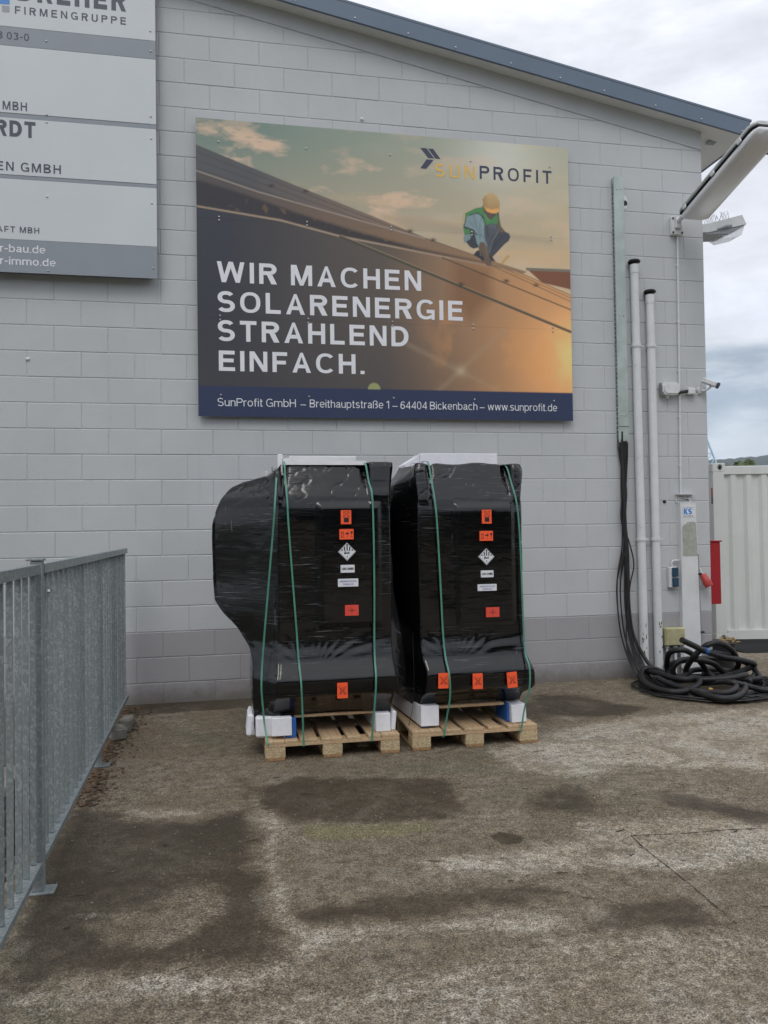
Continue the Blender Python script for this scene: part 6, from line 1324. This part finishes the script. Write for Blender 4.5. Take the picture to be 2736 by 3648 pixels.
def ramp_mat():
    m, t, b = nt('chequered_rubber'); v = coords(t, (1, 1, 1), 'World'); ch = N(t, 'ShaderNodeTexVoronoi'); ch.inputs['Scale'].default_value = 28; t.links.new(v, ch.inputs['Vector']); ch.inputs['Randomness'].default_value = .2
    c = mix(t, rampf(t, ch.outputs['Distance'], .2, .5), (.03, .032, .035), (.010, .011, .012)); t.links.new(c, b.inputs['Base Color']); b.inputs['Roughness'].default_value = .75; b.inputs['Specular IOR Level'].default_value = .25; bump(t, b, ch.outputs['Distance'], .004); return m
M['ramp'] = ramp_mat()
mb = MB(); mb.add([(1.20, 1.52, 0), (1.24, 1.20, 0), (4.2, .62, 0), (4.4, 1.35, 0), (1.25, 2.05, 0), (1.25, 2.02, .07), (4.4, 1.34, .07), (1.20, 1.5, .015), (1.24, 1.21, .012), (4.2, .63, .012)], [(0, 7, 8, 1), (1, 8, 9, 2), (7, 5, 6, 9, 8), (2, 9, 6, 3), (3, 6, 5, 4), (0, 4, 5, 7)])
tag(mb.build('loading_ramp', M['ramp']), 'low black chequered rubber ramp lying in front of the white container', 'ramp')

# ------------------------------------------------------------------ background
def tree(x, y, h, r, lab, seed, dark=False, zlow=.25):
    T = empty('tree', (x, y, -.5), lab, 'tree', None); rnd = random.Random(seed)
    mb = MB(); mb.tube([(x, y, -.5), (x + .1, y, h * .35), (x, y + .1, h * .7)], [r * .09, r * .06, r * .03], 8)
    for i in range(6):
        a = rnd.uniform(0, 6.28); mb.tube([(x, y, h * rnd.uniform(.3, .5)), (x + r * .5 * math.cos(a), y + r * .5 * math.sin(a), h * rnd.uniform(.6, .8))], [r * .035, r * .012], 6)
    mb.build('trunk', M['bark'], T, 60)
    lf = MB()
    cl = [(rnd.uniform(-.6, .6) * r, rnd.uniform(-.6, .6) * r, h * rnd.uniform(zlow + .15, .9)) for _ in range(26)]
    for (cx, cy, cz) in cl:
        cr_ = r * rnd.uniform(.18, .36) * (1.15 - .6 * cz / h)
        for k in range(150):
            v = Vector((rnd.gauss(0, 1), rnd.gauss(0, 1), rnd.gauss(0, 1))).normalized() * cr_ * rnd.uniform(.55, 1.1)
            p = Vector((x + cx, y + cy, cz)) + v; s_ = r * rnd.uniform(.035, .075)
            a = Vector((rnd.gauss(0, 1), rnd.gauss(0, 1), rnd.gauss(0, .6))).normalized(); b_ = a.orthogonal().normalized()
            lf.add([p - a * s_, p - b_ * s_ * .5, p + a * s_, p + b_ * s_ * .5], [(0, 1, 2, 3)])
    lf.build('crown', M['leafd'] if dark else M['leafg'], T)
    return T
def leaf_mat(name, c):
    m, t, b = nt(name); v = coords(t, kind='World'); f = noise(t, v, 1.3, 5, .6); g = noise(t, v, 9, 3)
    cc = mix(t, rampf(t, f, .35, .65), tuple(x * .55 for x in c), c); cc = mix(t, rampf(t, g, .4, .7, 0, .5), cc, tuple(min(1, x * 1.6) for x in c))
    t.links.new(cc, b.inputs['Base Color']); b.inputs['Roughness'].default_value = .6; b.inputs['Subsurface Weight'].default_value = 0; return m
M['leafg'] = leaf_mat('green_foliage', (.085, .115, .035)); M['leafd'] = leaf_mat('dark_foliage', (.04, .055, .022)); M['bark'] = simple('bark', (.08, .065, .05), .9, var=.3)
def at_az(az, d): return (-5.40 + d * math.sin(R(az)), -8.27 + d * math.cos(R(az)))
x, y = at_az(34.55, 62); tree(x, y, 6.7, 2.3, 'pointed light green tree above the left end of the container', 3, zlow=.1)
x, y = at_az(36.0, 70); tree(x, y, 6.85, 1.3, 'small round green tree above the container, right of the pointed one', 5, zlow=.1)
x, y = at_az(37.25, 66); tree(x, y, 6.3, 1.2, 'small green tree above the container at the right edge of the photo', 8, zlow=.1)
x, y = at_az(39.2, 34); tree(x, y, 5.6, 2.1, 'nearer dark leaved tree reaching in at the right edge', 9, True, .2)
tb = MB(); rnd = random.Random(14)  # unseen trees added behind the camera to darken reflections in the film
for i in range(9000):
    x_ = rnd.uniform(-60, 45); hh = (8.6 + 1.5 * math.sin(x_ * .21) + math.sin(x_ * .63)) * rnd.random() ** .75; y_ = -34 + rnd.uniform(-2.5, 2.5) * math.cos(hh / 12); s_ = rnd.uniform(.45, 1.0)
    a_ = Vector((rnd.gauss(0, 1), rnd.gauss(0, .6), rnd.gauss(0, 1))).normalized(); b_ = a_.orthogonal().normalized(); p = Vector((x_, y_, hh - .3))
    tb.add([p - a_ * s_, p - b_ * s_ * .6, p + a_ * s_, p + b_ * s_ * .6], [(0, 1, 2, 3)])
tag(tb.build('added_tree_belt', M['leafd']), 'added dark belt of trees, unseen behind the camera, keeping the black film dark', 'trees', kind='stuff')
# crane jib lattice seen over the container
CR = empty('crane_jib', (22, 50, 0), 'pale blue lattice crane jib slanting down behind the container', 'crane')
ax0, ay0 = at_az(33.55, 55); ax1, ay1 = at_az(32.2, 55)
A0 = Vector((ax0, ay0, 4.3)); A1 = Vector((ax1, ay1, 8.2)); dj = (A1 - A0); sd = Vector((1, 0, .3)).normalized() * .55
A0 = A0 - dj * .9
mb = MB()
for s_ in (Vector((0, 0, 0)), sd, Vector((0, .5, 0)) + sd * .5): mb.tube([tuple(A0 + s_), tuple(A1 + s_)], .06, 6)
mb.build('chord', M['cranepaint'] if 'cranepaint' in M else M.setdefault('cranepaint', simple('crane_paint', (.42, .55, .66), .5)), CR)
mb = MB(); dj = A1 - A0; nB = 18
for i in range(nB):
    p = A0 + dj * (i / nB); q = A0 + dj * ((i + 1) / nB); mb.tube([tuple(p), tuple(q + sd)], .03, 4); mb.tube([tuple(q + sd), tuple(q)], .03, 4)
mb.build('bracing', M['cranepaint'], CR)
# hills
def hills():
    nA, nR = 340, 10; az = np.linspace(-30, 75, nA); rr = np.linspace(0, 1, nR); AZ, RR = np.meshgrid(az, rr)
    el = np.interp(AZ, [-30, 0, 20, 32, 33.5, 34.6, 35.4, 36.0, 36.5, 37.0, 38, 40, 48, 60, 75], [2.2, 2.8, 2.6, 4.22, 4.30, 4.33, 4.36, 4.36, 4.44, 4.54, 4.7, 4.9, 4.2, 4.6, 3.4]) + .025 * fbm(AZ * 4, AZ * 0 + 3, 4, .6)
    d = 2300 + 900 * RR; h = (3.0 + 2900 * np.tan(np.radians(el))) * np.clip(RR * 1.5, 0, 1) ** .75 + 5.0 * fbm(AZ * 9, RR * 9 + 4, 3) * np.clip(RR * 3, 0, 1); h[-1] = 0
    X = -5.4 + d * np.sin(np.radians(AZ)); Y = -8.27 + d * np.cos(np.radians(AZ))
    return grid_mesh('hills', np.stack([X, Y, h - 1.0], -1).reshape(-1, 3), nA, nR, M['hill'], smooth=False)
M['hill'] = leaf_mat('wooded_hill', (.035, .05, .03))
tag(hills(), kind='structure')
HZ = MB(); HZ.box(-4200, 4200, -400, 4200, -2, 260)
M['haze'] = bpy.data.materials.new('haze'); M['haze'].use_nodes = True; ht = M['haze'].node_tree; ht.nodes.clear()
ho = ht.nodes.new('ShaderNodeOutputMaterial'); hv = ht.nodes.new('ShaderNodeVolumePrincipled'); hv.inputs['Density'].default_value = .00007; hv.inputs['Color'].default_value = (.50, .68, .95, 1); ht.links.new(hv.outputs[0], ho.inputs['Volume'])
HAZE = tag(HZ.build('haze', M['haze']), 'thin bluish haze over the distant hills', 'haze', kind='stuff')
